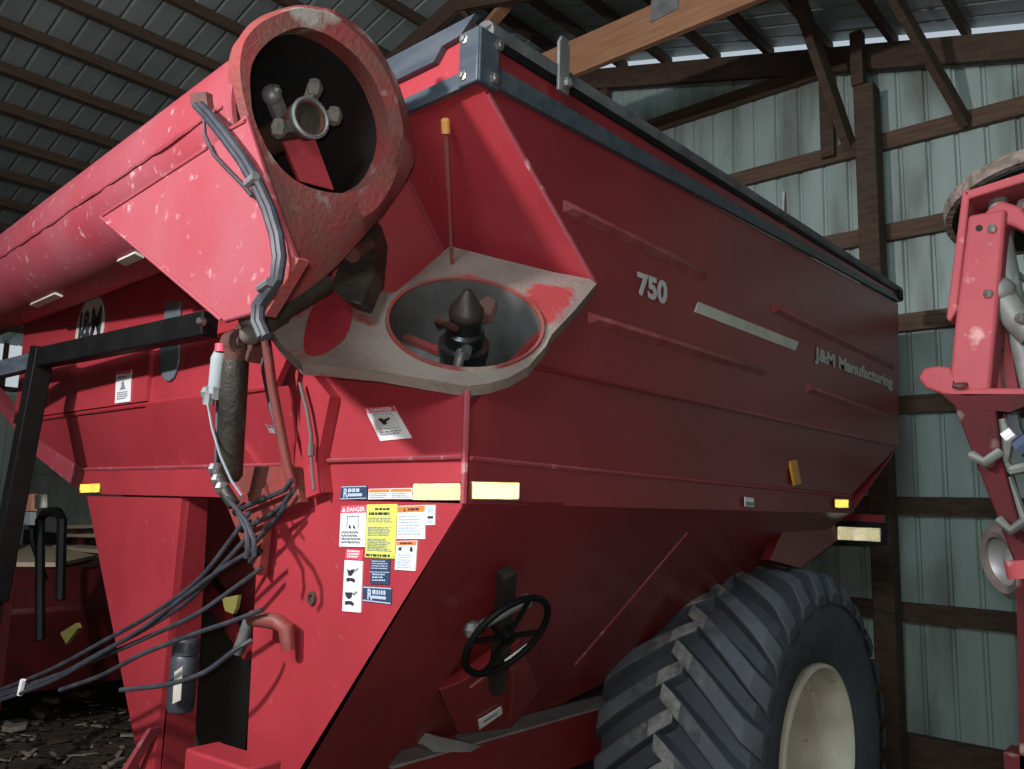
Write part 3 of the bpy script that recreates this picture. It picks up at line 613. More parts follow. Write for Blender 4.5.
k = MB(); k.tube([onp((505,662), cw-nh*.02, nh), onp((528,645), cw-nh*.02, nh)], .016, 8); k.build('gate_stop', STEEL, CART)
# clean-out box and sticker
hp0 = V(-1.9,1.85,-.0)
q0 = [onp(p, cw-nh*.10, nh) for p in ((440,690),(462,682),(520,640),(540,690),(512,728),(460,735))]
k = MB(); k.prism([q0[i] for i in (0,1,2,3,4,5)], -nh*.05); k.build('clean_out_door', SIDE, CART, bevel=.006)
k = MB(); k.tube([onp((470,688),cw-nh*.08,nh), onp((505,660),cw-nh*.08,nh), onp((522,658),cw-nh*.08,nh)], .008, 6); k.tube([onp((512,668),cw-nh*.08,nh), onp((513,690),cw-nh*.08,nh), onp((510,718),cw-nh*.08,nh)], .008, 6); k.build('door_bead', PIPER, CART)
sq = [onp(p, cw-nh*.095, nh) for p in ((478,720),(501,706),(502,713),(479,729))]
Sticker(sq, nh, [WHITE, INKG], 0).text('A-1' if False else '—', .2,.35,.8,.6, 1).build('small_decal', CART, 'small white decal under the hand wheel')
# main frame rail beside the wheel
A = onx((436,757), -2.80); zr = A[2]; yr0 = A[1]-.25
k = MB(); k.abox(-2.98,-2.80, yr0, 5.6, zr-.26, zr); fr = k.build('frame_rail', SIDE, CART, bevel=.008)
k = MB(); k.abox(-2.975,-2.805, yr0, 5.5, zr, zr+.012); k.build('dusty_rail_top', mat('dust_grey',(.30,.30,.29),.9,c2=(.22,.2,.19),scale=8.), fr)
k = MB(); k.prism([onx(p,-2.72) for p in ((426,733),(440,737),(482,746),(470,752),(434,752),(424,745))], V(-.10,0,0)); k.build('frame_cross_tie', mat('dust_grey',(.30,.30,.29),.9,c2=(.22,.2,.19),scale=8.), CART)
k = MB(); k.abox(-5.2,-2.95, 4.66,4.98, -1.56,-1.41); k.build('axle_beam', SIDE, CART)
k = MB(); k.abox(-2.95,-2.25, 4.70,4.94, -1.50,-1.26); k.build('spindle', SIDE, CART)
# rear strut seen past the tyre
k = MB(); k.prism([onx(p,-2.05) for p in ((790,515),(833,512),(838,540),(800,568),(770,560))], V(-.06,0,0)); k.build('rear_strut', SIDE, CART)

# --- tyre and rim
def make_wheel(xc, ys, zc, sgn=1):
    WC = V(xc, ys, zc); hw = .47; ax = V(1,0,0)*sgn
    k = MB()
    prof = [(.50,.36),(.56,.41),(.66,.455),(.78,.47),(.88,.46),(.94,.43),(.965,.36),(.975,.2),(.98,0),(.975,-.2),(.965,-.36),(.94,-.43),(.88,-.46),(.78,-.47),(.66,-.455),(.56,-.41),(.50,-.36)]
    k.lathe(WC, ax, [(r, h) for r, h in prof], 96)
    wh = k.build('wheel', RUBB, CART, label='huge black tractor tyre with pale rim')
    k = MB()
    nl = 26
    def lug(th0, side):
        # centreline from the tread middle to the shoulder, sweeping 0.33 rad
        secs = []
        for t in np.linspace(0, 1, 9):
            x = side*(-.05+.53*t); sw = (.40*t**1.1)
            r0 = .945-.03*max(0,t-.75)*4*.9; r1 = 1.05-.008*t-.12*max(0,(t-.86)/.14)
            wdt = .046+.012*t
            secs.append((x, th0+sw, r0-.05*max(0,(t-.86)/.14), r1, wdt))
        P_ = []
        for x, th, r0, r1, wd in secs:
            for (r, w_) in ((r0, wd*1.45), (r1, wd), (r1, -wd), (r0, -wd*1.45)):
                a = th+w_/r
                P_.append(WC+ax*x+r*V(0, cos(a), sin(a)))
        n = len(secs); F = []; mi = []
        for i in range(n-1):
            for q in range(3): F.append([i*4+q, i*4+q+1, (i+1)*4+q+1, (i+1)*4+q])
        F += [[0,1,2,3],[(n-1)*4+3,(n-1)*4+2,(n-1)*4+1,(n-1)*4]]
        o = len(k.v); k.v += [tuple(p) for p in P_]
        for j, f in enumerate(F):
            k.f.append([o+q for q in f]); top = (j < (n-1)*3 and j % 3 == 1)
            k.m.append((1 if j//3 < 2 else 3 if j//3 < 4 else 2) if top else 0); k.sm.append(False)
    for i in range(nl):
        th = 2*pi*i/nl
        lug(radians(155.0)+th, 1); lug(radians(160.7)+th, -1)
    k.build('tread_lugs', [RUBB, LUGT, LUGF, LUGM], wh, bevel=.012)
    k = MB()
    k.lathe(WC, ax, [(.50,.33),(.525,.40),(.52,.425),(.50,.43),(.485,.415),(.475,.37),(.47,.33),(.455,.31),(.45,.25),(.43,.23),(.425,.14),(.41,.12),(.40,-.02),(.39,-.04),(.20,-.06),(.19,-.03),(.14,-.02),(.13,.02),(.001,.03)], 72)
    rm = k.build('rim', RIMC, wh, label='cream dusty wheel rim')
    for i in range(10):
        a = 2*pi*i/10; q = WC+ax*(-.045)+.27*V(0,cos(a),sin(a)); k = MB(); k.lathe(q, ax, [(.001,.05),(.012,.05),(.012,.03),(.024,.03),(.026,0)], 6); k.build('wheel_nut', GALV, rm)
    k = MB(); vq = WC+ax*.24+.43*V(0,cos(radians(118)),sin(radians(118))); k.tube([vq, vq+ax*.06+V(0,-.01,-.03)], .008, 6); k.build('valve_stem', BLACK, rm)
make_wheel(-2.31, 4.82, -1.38)
make_wheel(-5.60, 4.82, -1.38, -1)

# --- lettering and decals on the side
def side_quad(tl, tr, br, bl, x=X0+.0): return [onx(p, x) for p in (tl,tr,br,bl)]
Sticker(side_quad((636,271),(667,282),(666,306),(637,295)), V(1,0,0), [SILVT]).text('750', 0,0,1,1, 0, .045).build('model_number', CART, 'white number lettering on the side')
Sticker(side_quad((814,346),(892,377),(892,392),(814,364)), V(1,0,0), [SILVT]).text('J&M Manufacturing', 0,0,1,1, 0, .045).build('side_lettering', CART, 'pale maker lettering on the side')
c = side_quad((698,302),(798,342),(795,351),(694,312)); Sticker(c, V(1,0,0), [CREAM], 0).build('side_stripe_decal', CART, 'long cream stripe on the side')
c = side_quad((742,497),(751,498),(751,507),(742,506), X0-.05); Sticker([p+V(.012,0,0) for p in c], V(1,0,0), [WHITE,INKG], 0).rect(.05,.5,.95,.9,1).build('small_decal', CART, 'tiny grey and white decal on the flange')

# front decals
def fq(tl, tr, br, bl, Y=YF): return [ony(p, Y) for p in (tl,tr,br,bl)]
NY = V(0,-1,0); MS = [WHITE, DRED, INK, INKG, YELL, ORNG, NAVY, SKYB]
s = Sticker(fq((365,408),(394,406),(412,438),(381,441)), NY, MS, 0); s.rect(0,0,1,.17,1).text('DANGER', .18,.03,.92,.15, 0).shape([(.04,.15),(.09,.03),(.14,.15)],0)
s.rect(.2,.22,.86,.235,3).rect(.2,.66,.86,.675,3).rect(.2,.22,.21,.67,3).rect(.85,.22,.86,.67,3).shape([(.3,.38),(.42,.34),(.5,.40),(.7,.34),(.72,.39),(.55,.46),(.52,.54),(.4,.56),(.36,.47)],2).lines(.15,.74,.9,.88,2,3)
s.build('danger_decal', CART, 'white danger sticker with red header under the auger plate')
s = Sticker(fq((342,486),(368,485.5),(368,499),(341,500)), NY, MS, 6); s.rect(.02,.04,.98,.1,7).rect(.02,.9,.98,.96,7); s.text('R', .13,.18,.30,.86, 7,.03).lines(.30,.2,.85,.5,1,7,.9).rect(.30,.56,.84,.78,7)
s.build('dealer_decal', CART, 'navy dealer sticker left of the amber tape')
for a in (((369.5,489),(391,488.5),(391,499),(369,499.5)), ((391.5,488.5),(413,488),(413,499),(391.5,499))):
    s = Sticker(fq(*a), NY, MS, 0); s.rect(.03,.06,.97,.34,5).lines(.06,.44,.94,.95,3,3); s.build('notice_decal', CART)
s = Sticker(fq((342,506),(367,505),(366,547),(340,546.5)), NY, MS, 0); s.rect(0,0,1,.18,1).text('DANGER', .25,.04,.97,.15, 0).shape([(.05,.15),(.13,.03),(.21,.15)],0)
s.rect(.28,.26,.30,.55,3).rect(.72,.24,.74,.55,3).rect(.28,.25,.74,.265,3).shape([(.38,.50),(.42,.46),(.46,.55),(.40,.56)],2).shape([(.55,.50),(.58,.46),(.62,.55),(.56,.56)],2).lines(.1,.62,.92,.94,4,3)
s.build('danger_decal', CART, 'white danger sticker with red header left of the yellow one')
s = Sticker(fq((368,504.5),(398,504),(395.5,559),(366,557.5)), NY, MS, 4); s.lines(.28,.07,.78,.11,1,2,1).lines(.08,.15,.95,.20,1,2,1).lines(.07,.25,.93,.35,3,3).lines(.07,.42,.93,.60,6,3).lines(.07,.64,.93,.88,8,3).rect(.02,.915,.98,.985,4).lines(.05,.925,.95,.97,1,2,1)
s.build('instruction_decal', CART, 'tall yellow instruction sticker')
s = Sticker(fq((398.5,506),(426,505),(425.5,539),(397.5,539)), NY, MS, 0); s.rect(.01,.02,.99,.2,5).shape([(.22,.17),(.27,.06),(.32,.17)],2).lines(.4,.08,.85,.15,1,2,1).lines(.06,.3,.9,.9,7,7); s.build('warning_decal', CART, 'white warning sticker with orange header')
s = Sticker(fq((426.5,505),(436,505),(435.5,525),(426,525)), NY, MS, 0); s.rect(.2,.1,.8,.4,7).rect(.25,.55,.85,.68,2).rect(.25,.74,.75,.9,7); s.build('pictogram_decal', CART)
s = Sticker(fq((397.5,541),(418,540.5),(416,571),(395.5,569.5)), NY, MS, 0); s.rect(.02,.02,.98,.15,5).lines(.2,.05,.9,.12,1,2,1).shape([(.12,.24),(.3,.2),(.26,.33),(.15,.33)],2).shape([(.72,.2),(.8,.2),(.84,.36),(.7,.36)],2).lines(.1,.45,.9,.95,6,7); s.build('warning_decal', CART, 'small white warning sticker with orange header below the larger')
s = Sticker(fq((347,549),(364,550),(363,560),(346,559)), NY, MS, 1); s.lines(.1,.1,.9,.9,3,0,.6); s.build('danger_header_decal', CART, 'red and white header sticker')
s = Sticker(fq((345.5,560),(363.5,561),(361.5,612.5),(343,611)), NY, MS, 0)
for t in (.0, .45):
    if t == 0: s.shape([(.15,t+.16),(.30,t+.20),(.40,t+.18),(.58,t+.16),(.55,t+.24),(.40,t+.31),(.26,t+.30)],2)
    else: s.shape([(.12,t+.18),(.55,t+.17),(.5,t+.26),(.36,t+.31),(.22,t+.27)],2)
    s.shape([(.55,t+.19),(.78,t+.14),(.84,t+.15),(.60,t+.23)],3).shape([(.15,t+.36),(.28,t+.34),(.55,t+.34),(.66,t+.38),(.6,t+.43),(.4,t+.40),(.2,t+.42)],2)
s.build('cart_pictogram_decal', CART, 'tall white sticker with two dark pictograms')
s = Sticker(fq((371.5,559),(391,559.5),(390,584.5),(371,584)), NY, MS, 6); s.lines(.06,.06,.94,.44,4,7,.4).rect(.0,.5,1,.53,7).lines(.12,.58,.9,.92,3,7,.5); s.build('dealer_decal', CART, 'dark navy dealer sticker with pale lines')
s = Sticker(fq((364,586),(392.5,587.5),(392,604.5),(363.5,601)), NY, MS, 6); s.rect(.01,.03,.99,.1,7).rect(.01,.9,.99,.97,7).text('R', .18,.15,.36,.85,7,.03).lines(.36,.2,.92,.5,1,7,.9).rect(.34,.56,.84,.74,7); s.build('dealer_decal', CART, 'navy dealer sticker lowest on the leg plate')
s = Sticker(fq((117,372),(132,370),(130.5,401.5),(115.5,403.5), 1.846), NY, MS, 0); s.rect(0,0,1,.10,1).lines(.15,.16,.9,.26,1,3,.6).shape([(.4,.36),(.56,.33),(.6,.48),(.72,.58),(.3,.6),(.42,.48)],3).lines(.15,.66,.9,.92,4,3); s.build('warning_decal', CART, 'upright white warning sticker on the left front panel')
s = Sticker(fq((266,424),(280,427),(281,434),(271,433), 1.79), NY, MS, 0); s.lines(.1,.1,.9,.5,1,1,.7); s.build('small_decal', CART)
# little flat plate on tube underside
k = MB(); q = [ct+td*s_ for s_ in (0,)]
upv = unit(np.cross(np.cross(td,(0,0,1)),td)); frv = unit(np.cross(td, upv)); frv = frv if frv[1] < 0 else -frv
for (s0, s1, an) in ((1.30,1.52,-72),(2.55,3.05,-76)):
    k = MB(); d0 = frv*cos(radians(an))+upv*sin(radians(an)); tg = np.cross(td, d0)
    k.box(ct+td*(s0+s1)/2+d0*(RT+.006), td*(s1-s0)/2, tg*.02, d0*.006); k.build('wear_strip', CREAM, CART)

# retro-reflective tape
tape(fq((414,483),(463.5,482.5),(463.5,501),(414,500.5), YF-.004), NY, 'amber_reflector', CART, RETRO, 'amber reflective tape on the front beside the corner')
tape([onx(p, X0+.014) for p in ((471.5,481),(518.5,482.5),(518.5,501),(471.5,500))], V(1,0,0), 'amber_reflector', CART, RETRO, 'amber reflective tape on the side beside the corner')
tape(fq((81,484),(101,483),(101,493.5),(81.5,493.5), YS-.024), NY, 'amber_reflector', CART, RETRY, 'yellow reflector at the far left of the front', cant=42)
tape([onx(p, X0-.08) for p in ((834.5,499),(848,499.5),(848,508),(834.5,508))], V(1,0,0), 'amber_reflector', CART, RETRY, 'small yellow reflector at the rear of the side', cant=42)
# amber tab on the lower side
A = onx((793,485), -1.93); k = MB(); k.prism([onx(p,-1.90) for p in ((790,461),(797,459.5),(802,484),(795,486))], V(-.015,0,0)); k.build('amber_tab', AMBER, CART, bevel=.004)
# rear lamp bar
Yl = 5.9
lam = [ony(p, Yl) for p in ((838,526),(881,528),(881,541.5),(838,540))]
k = MB(); k.prism([ony(p,Yl) for p in ((832,520),(884,523),(884,546),(832,545))], V(0,.06,0)); lb = k.build('marker_lamp_bar', BLACK, CART)
k = MB(); k.bar(ony((832,516),Yl+.05), ony((884,519),Yl+.05), .05, .05); k.build('lamp_bracket', SIDE, lb)
tape([p+V(0,-.003,0) for p in lam], NY, 'reflective_lens', lb, mat('lens_prisms', (1.,.96,.80), .03, metal=1.), 'bright reflective lens', .010)

# ================================================================== RIGHT IMPLEMENT
YI = 3.0
IMP = thing('folding_field_implement', 'sun-bleached red folded implement frame at the right edge before the metal wall', 'farm implement', (-.45,3.2,ZF))
def iq(*ps, Y=YI): return [ony(p, Y) for p in ps]
k = MB(); k.prism(iq((968,215),(1006,208),(1001,270),(990,392),(948,392),(955,320)), V(0,.16,0)); up = k.build('upright_arm', IMPR, IMP, bevel=.012)
k = MB(); k.prism(iq((962,192),(970,188),(967,220),(957,310),(950,322),(946,318)), V(0,.20,0)); k.build('arm_side_plate', IMPR, up, bevel=.006)
k = MB(); k.lathe(ony((979,228),YI-.002), V(0,-1,0), [(.001,.002),(.010,.002),(.011,0)], 12); k.build('pin_hole', BLACK, up)
k = MB(); k.prism(iq((962,192),(1030,170),(1030,180),(968,199)), V(0,.16,0)); k.build('top_flange', IMPR, IMP, bevel=.006)
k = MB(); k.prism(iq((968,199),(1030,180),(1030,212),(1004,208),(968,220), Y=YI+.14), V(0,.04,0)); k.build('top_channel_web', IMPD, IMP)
for p in ((976,195),(1021,184),(1024,205)):
    k = MB(); k.sphere(ony(p,YI+.10), .024, 8); k.build('bolt', STEEL, IMP)
k = MB(); k.prism(iq((984,212),(1000,200),(1020,206),(1030,218),(1030,234),(1010,224),(994,226), Y=YI+.02), V(0,.08,0)); k.build('pivot_saddle', IMPR, IMP, bevel=.01)
k = MB(); k.tube(iq((996,186),(1000,225),(1008,275),(1022,345),(1034,400), Y=YI+.10), [.030,.030,.034,.034,.030], 14); k.build('grey_cylinder', IMPG, IMP, label='grey hydraulic cylinder')
k = MB(); k.tube(iq((1004,300),(1016,318),(1034,336), Y=YI+.06), .045, 12); k.sphere(ony((1000,292),YI+.05), .05, 10); k.build('hose_coupling', IMPG, IMP)
for p in ((992,229),(988,294),(1020,318)):
    k = MB(); k.sphere(ony(p,YI+.0), .018, 8); k.build('bolt', STEEL, IMP)
for a in (((992,255),(996,245),(1006,250),(1012,270)), ((990,262),(1004,264),(1014,270),(1030,285)), ((994,250),(1002,290),(1006,320))):
    k = MB(); k.tube(iq(*a, Y=YI+.12), .009, 8); k.build('hydraulic_hose', HOSE, IMP)
k = MB(); k.tube(iq((984,310),(986,346),(990,352), Y=YI+.12), .036, 14); k.tube(iq((990,352),(994,392),(998,430),(1000,450), Y=YI+.12), .030, 14); rc = k.build('red_cylinder', IMPR, IMP)
k = MB(); k.tube(iq((989,347),(990,354), Y=YI+.12), .040, 14); k.build('gland_ring', BLACK, rc)
k = MB(); k.prism(iq((995,300),(1006,320),(1020,400),(1008,405), Y=YI+.22), V(0,.05,0)); k.build('back_brace', IMPR, IMP)
k = MB(); k.prism(iq((918,378),(924,368),(936,366),(950,367),(960,388),(1030,388),(1030,396),(965,398),(942,394),(926,388)), V(0,.30,0)); k.build('cross_beam', IMPR, IMP, bevel=.008)
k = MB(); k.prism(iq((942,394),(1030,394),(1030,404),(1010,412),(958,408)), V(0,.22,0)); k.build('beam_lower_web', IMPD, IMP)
k = MB(); k.lathe(ony((960,386),YI-.004), V(0,-.3,1), [(.001,.012),(.022,.010),(.024,0)], 10); k.build('bolt', RUST, IMP)
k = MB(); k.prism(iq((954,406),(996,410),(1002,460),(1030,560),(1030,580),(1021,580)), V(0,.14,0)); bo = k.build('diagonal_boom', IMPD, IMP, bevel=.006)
for a, b in (((972,455),(1000,452)), ((1000,520),(1024,522))):
    k = MB(); P_ = ony(a,YI-.02); Q_ = ony(b,YI-.02); k.tube([P_, (P_+Q_)/2+V(0,-.03,-.03), Q_], .016, 8); k.build('clamp_band', IMPG, bo)
for a in (((1000,460),(1012,470),(1030,466)), ((1000,420),(1008,440),(1002,470)), ((1010,400),(1016,430),(1030,455)), ((1006,478),(1014,500),(1030,540))):
    k = MB(); k.tube(iq(*a, Y=YI+.04), .02, 8); k.build('grease_hose', IMPG if a[0][0] != 1010 else HOSE, IMP)
k = MB(); k.tube(iq((1004,438),(1013,432), Y=YI-.04), .018, 8); k.build('white_tip', WHITE, IMP)
k = MB(); k.tube(iq((1018,450),(1030,440), Y=YI-.02), .03, 8); k.build('blue_cap', NAVY, IMP)
k = MB(); k.tube(iq((1022,560),(1026,578), Y=YI-.04), .05, 10); k.build('lower_pin', IMPR, IMP)
# gauge wheel lying on top and little wheel low down
gc = ony((1036,203),YI+.40); gn = unit([.15,-.25,-.95])
k = MB(); k.lathe(gc, gn, [(.02,-.02),(.12,-.03),(.24,-.035),(.27,-.03),(.285,0),(.27,.03),(.24,.035),(.02,.04)], 40); gw = k.build('gauge_wheel', BLACK, IMP, label='dusty rubber gauge wheel on top')
k = MB()
for i in range(64):
    a = 2*pi*i/64; u_, v_ = plane_uv(gn); d = u_*cos(a)+v_*sin(a); t_ = np.cross(gn, d); k.box(gc+d*.288, d*.012, t_*.0155, gn*.026)
k.build('wheel_tread', DUSTY, gw)
gc = ony((1014,560),YI+.25); gn = unit([-.70,-.6,-.15])
k = MB(); k.lathe(gc, gn, [(.08,.03),(.085,.05),(.105,.055),(.13,.03),(.13,-.03),(.105,-.055),(.08,-.05),(.08,.03)], 36); g2 = k.build('small_gauge_wheel', mat('worn_black_rubber',(.06,.055,.055),.85,c2=(.14,.11,.10),scale=14.), IMP)
k = MB(); k.lathe(gc, gn, [(.08,.04),(.065,.02),(.04,.01),(.001,.03)], 28); k.build('wheel_hub', GALV, g2)
k = MB(); k.prism(iq((1016,575),(1030,575),(1040,769),(1020,769), Y=YI+.1), V(0,.12,0)); pz = k.build('parking_stand', IMPD, IMP)
q = ony((1030,769),YI+.16); k = MB(); k.abox(q[0]-.06,q[0]+.06,q[1]-.06,q[1]+.06,ZF,q[2]+.05); k.build('stand_foot', IMPD, IMP)

# ================================================================== BARN
YW = 7.3
def roofz(x): return 5.19+.275*(-abs(x+5.5))+0
XWL, XWR, YB = -15.5, 4.5, -5.0
# back wall of ribbed sheets, gable topped
def ribbed(x0, x1, pitch, y, ztop, zbot, depth=.022):
    k = MB(); xs = []
    x = x0
    while x < x1:
        for f, dd in ((0,0),(.36,0),(.42,depth),(.50,depth),(.56,0)): xs.append((x+pitch*f, dd))
        x += pitch
    n = len(xs); P_ = [V(a, y+dd, zbot) for a, dd in xs]+[V(a, y+dd, ztop(a)) for a, dd in xs]
    k.add(P_, [[i, i+1, n+i+1, n+i] for i in range(n-1)])
    return k
wt = lambda x: roofz(x)-.16
wall = struct(ribbed(XWL, XWR, .223, YW, wt, ZF).build('wall_back', SHEET, None, recalc=False))
wall['base'] = [0.,0.,0.]
PX = -2.20
gz = [4.05,3.18,2.345,1.532,.835,-.003,-.855,-1.70]
for i, z in enumerate(gz):
    h = .10
    xa, xb_ = XWL, XWR
    lim = (5.19-.25-z)/.275
    xa = max(xa, -5.5-lim); xb_ = min(xb_, -5.5+lim)
    k = MB(); k.abox(xa, xb_, YW-.07, YW-.005, z-h, z+h*.0+.10) if False else k.abox(xa, xb_, YW-.07, YW-.005, z, z+.15)
    if i < 7: k.build('girt', WOODG if i < 5 else WOODB, wall)
k = MB(); k.abox(XWL, XWR, YW-.09, YW-.005, ZF, -1.72); k.build('splash_board', WOODB, wall)
k = MB(); k.abox(-2.66,-2.54, YW-.14, YW-.075, 3.22, 4.25); k.build('wall_stud', WOODB, wall)
k = MB(); k.abox(-5.15,-5.05, YW-.14, YW-.075, 1.2, 4.9); k.build('wall_stud', WOODB, wall)
# gable rafters
def rafter(y, x0, x1, h, name, m, parent=None, th=.06, dz=0.):
    k = MB(); k.prism([V(x0,y,roofz(x0)-.12-h+dz), V(x1,y,roofz(x1)-.12-h+dz), V(x1,y,roofz(x1)-.12+dz), V(x0,y,roofz(x0)-.12+dz)], V(0,th,0)); return k.build(name, m, parent)
rafter(YW-.16, -5.5, 4.2, .24, 'gable_rafter', WOODB, wall); rafter(YW-.16, -15, -5.5, .24, 'gable_rafter', WOODB, wall)

# roof: two slopes of ribbed sheet, purlins as parts
def roof_slope(xa, xb, name):
    k = MB(); ys = []; y = YB; pitch = .22
    while y < YW-.2:
        for f, dd in ((0,0),(.80,0),(.83,.018),(.94,.018)): ys.append((y+pitch*f, dd))
        y += pitch
    n = len(ys); P_ = [V(xa, a, roofz(xa)+dd) for a, dd in ys]+[V(xb, a, roofz(xb)+dd) for a, dd in ys]
    k.add(P_, [[i, n+i, n+i+1, i+1] for i in range(n-1)])
    o = k.build(name, ROOFM, None, recalc=False); struct(o); return o
rl_ = roof_slope(-15.6, -5.5, 'ceiling'); rr_ = roof_slope(-5.5, 4.6, 'ceiling')
for sgn, par in ((-1, rl_), (1, rr_)):
    for i in range(17):
        x = -5.5+sgn*(-.02+.575*i+(.06 if sgn > 0 else 0)); z = roofz(x)
        k = MB(); k.abox(x-.024, x+.024, YB, YW+.0, z-.115, z-.008); k.build('purlin', WOODP, par)
# left wall and right wall
def side_wall(x, name):
    k = MB(); ys = []; y = YB
    while y < YW:
        for f, dd in ((0,0),(.36,0),(.42,.02),(.50,.02),(.56,0)): ys.append((y+.25*f, dd))
        y += .25
    n = len(ys); k.add([V(x+dd,a,ZF) for a,dd in ys]+[V(x+dd,a,roofz(x)-.05) for a,dd in ys], [[i,i+1,n+i+1,n+i] for i in range(n-1)])
    o = k.build(name, SHEET, None, recalc=False); struct(o)
side_wall(XWL, 'wall_left'); side_wall(XWR, 'wall_right')
struct(ribbed(XWL, XWR, .25, YB, lambda x: roofz(x)-.02, ZF).build('wall_front', SHEET, None, recalc=False))
# floor
random.seed(3); k = MB(); nx, ny = 90, 60
for j in range(ny+1):
    for i in range(nx+1):
        k.v.append((XWL-.2+(XWR-XWL+.4)*i/nx, YB-.5+(YW+.8-YB)*j/ny, ZF-.03*random.random()))
for j in range(ny):
    for i in range(nx): k.f.append([j*(nx+1)+i, j*(nx+1)+i+1, (j+1)*(nx+1)+i+1, (j+1)*(nx+1)+i]); k.m.append(0); k.sm.append(True)
struct(k.build('floor', DIRT))

# timber: post, braces, truss header
pb_ = YW-.33
k = MB(); k.abox(PX-.085, PX+.085, pb_-.02, pb_+.17, ZF, 3.70); o = k.build('wooden_post', WOODB, bevel=.01); tag(o, 'thick dark wooden post standing before the metal wall', 'post')
P0 = V(PX-.06, pb_+.0, 2.72); k = MB(); k.abox(PX-.09, PX+.01, pb_-.04, pb_+.06, 3.70, 4.20); o = k.build('post_extension', WOODB); tag(o, 'slim dark timber rising from the top of the wooden post', 'timber')
a = ony((851,140), pb_-.02); b = ony((795,-12), 6.0)
k = MB(); k.bar(a+V(-.01,-.02,-.05), b, .07, .15); o = k.build('knee_brace', WOODB); tag(o, 'dark diagonal brace leaning into the post from its left', 'brace', 'diagonal braces by the post')
a = ony((966,122), YW-.12); b = ony((890,-10), 6.1)
k = MB(); k.bar(a, b, .06, .11); o = k.build('knee_brace', WOODB); tag(o, 'dark diagonal brace running up from the wall right of the post', 'brace', 'diagonal braces by the post')
yh = 5.2
zh = ony((566,60),yh)[2]
RTR = thing('roof_truss', 'timber roof truss with orange brown bottom chord crossing above the cart', 'roof truss', (-5.5,yh,zh-.165))
k = MB(); k.abox(-8.9, -1.85, yh, yh+.06, zh-.165, zh+.165); TR = k.build('bottom_chord', WOODO, RTR, bevel=.004, label='orange brown bottom chord')
q = ony((664,8), yh-.002); k = MB(); k.prism([q+V(-.13,0,-.08), q+V(.13,0,-.06), q+V(.16,0,.24), q+V(-.10,0,.24)], V(0,-.008,0)); k.build('nail_plate', GALV, TR, label='grey metal nail plate')
for a, b, m_, dy in (((-4.7,3.93),(-5.58,5.0),WOODB,.09), ((-5.9,4.28),(-4.82,4.86),WOODO,.15)):
    k = MB(); k.bar(V(a[0], yh+dy, a[1]), V(b[0], yh+dy, b[1]), .05, .12, (0,1,0)); k.build('web', m_, RTR)
xu = ony((411,30), yh)[0]
k = MB(); k.abox(xu-.06, xu+.06, yh+.065, yh+.115, zh+.1, roofz(xu)-.15); k.build('upright', WOODB, RTR)
xu = ony((338,5), yh)[0]
k = MB(); k.bar(V(xu, yh+.09, zh+.1), V(xu+.5, yh+.09, roofz(xu+.5)-.2), .05, .12, (0,1,0)); k.build('web', WOODO, RTR)
rafter(yh, -9.6, -5.5, .2, 'top_chord', WOODB, RTR); rafter(yh, -5.5, -1.4, .2, 'top_chord', WOODB, RTR)

# ================================================================== LEFT BACKGROUND
BG = thing('parked_red_machine', 'dim dark red farm machine parked far left behind the cart', 'farm machine', (-11.2,4.4,ZF))
def gp(p, Y=3.8): return ony(p, Y)
def gq(*ps, Y=3.8): return [ony(p, Y) for p in ps]
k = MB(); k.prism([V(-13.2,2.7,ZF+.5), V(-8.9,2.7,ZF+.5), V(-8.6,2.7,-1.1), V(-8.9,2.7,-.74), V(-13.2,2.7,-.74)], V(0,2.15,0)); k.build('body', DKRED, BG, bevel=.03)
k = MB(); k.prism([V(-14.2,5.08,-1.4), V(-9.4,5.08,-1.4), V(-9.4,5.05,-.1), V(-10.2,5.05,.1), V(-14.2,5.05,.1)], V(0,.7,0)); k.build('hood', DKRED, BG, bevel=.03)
for x in (-12.6,-9.6):
    k = MB(); k.lathe(V(x,2.6,ZF+.5), V(0,-1,0), [(.02,.1),(.25,.1),(.27,.15),(.45,.15),(.5,.1),(.5,-.1),(.45,-.15),(.02,-.15)], 28); k.build('wheel', BLACK, BG)
k = MB(); k.tube([ony(p,2.62) for p in ((40,640),(40,520),(46,512),(58,512),(62,520),(60,600))], .04, 8); k.build('hand_rail', BLACK, BG)
k = MB(); k.prism([ony(p,2.6) for p in ((26,494),(32,494),(31,511),(25,511))], V(0,.05,0)); k.build('tail_lamp', mat('faded_orange',(.65,.28,.18),.5), BG)
k = MB(); k.tube([ony((32,511),2.66), ony((32,540),2.66), V(ony((32,540),2.66)[0],2.8,-.75)], .025, 8); k.build('lamp_stalk', BLACK, BG)
k = MB(); k.prism([ony(p,2.6) for p in ((21,512),(30,512),(30,525),(20,524))], V(0,.05,0)); k.build('connector_block', mat('pale_casting',(.55,.60,.62),.5), BG)
k = MB(); k.prism([ony(p,2.66) for p in ((60,633),(76,623),(78,628),(66,644))], V(0,.03,0)); k.build('warning_plate', mat('dull_yellow',(.25,.23,.06),.6), BG)
zb_ = -.725
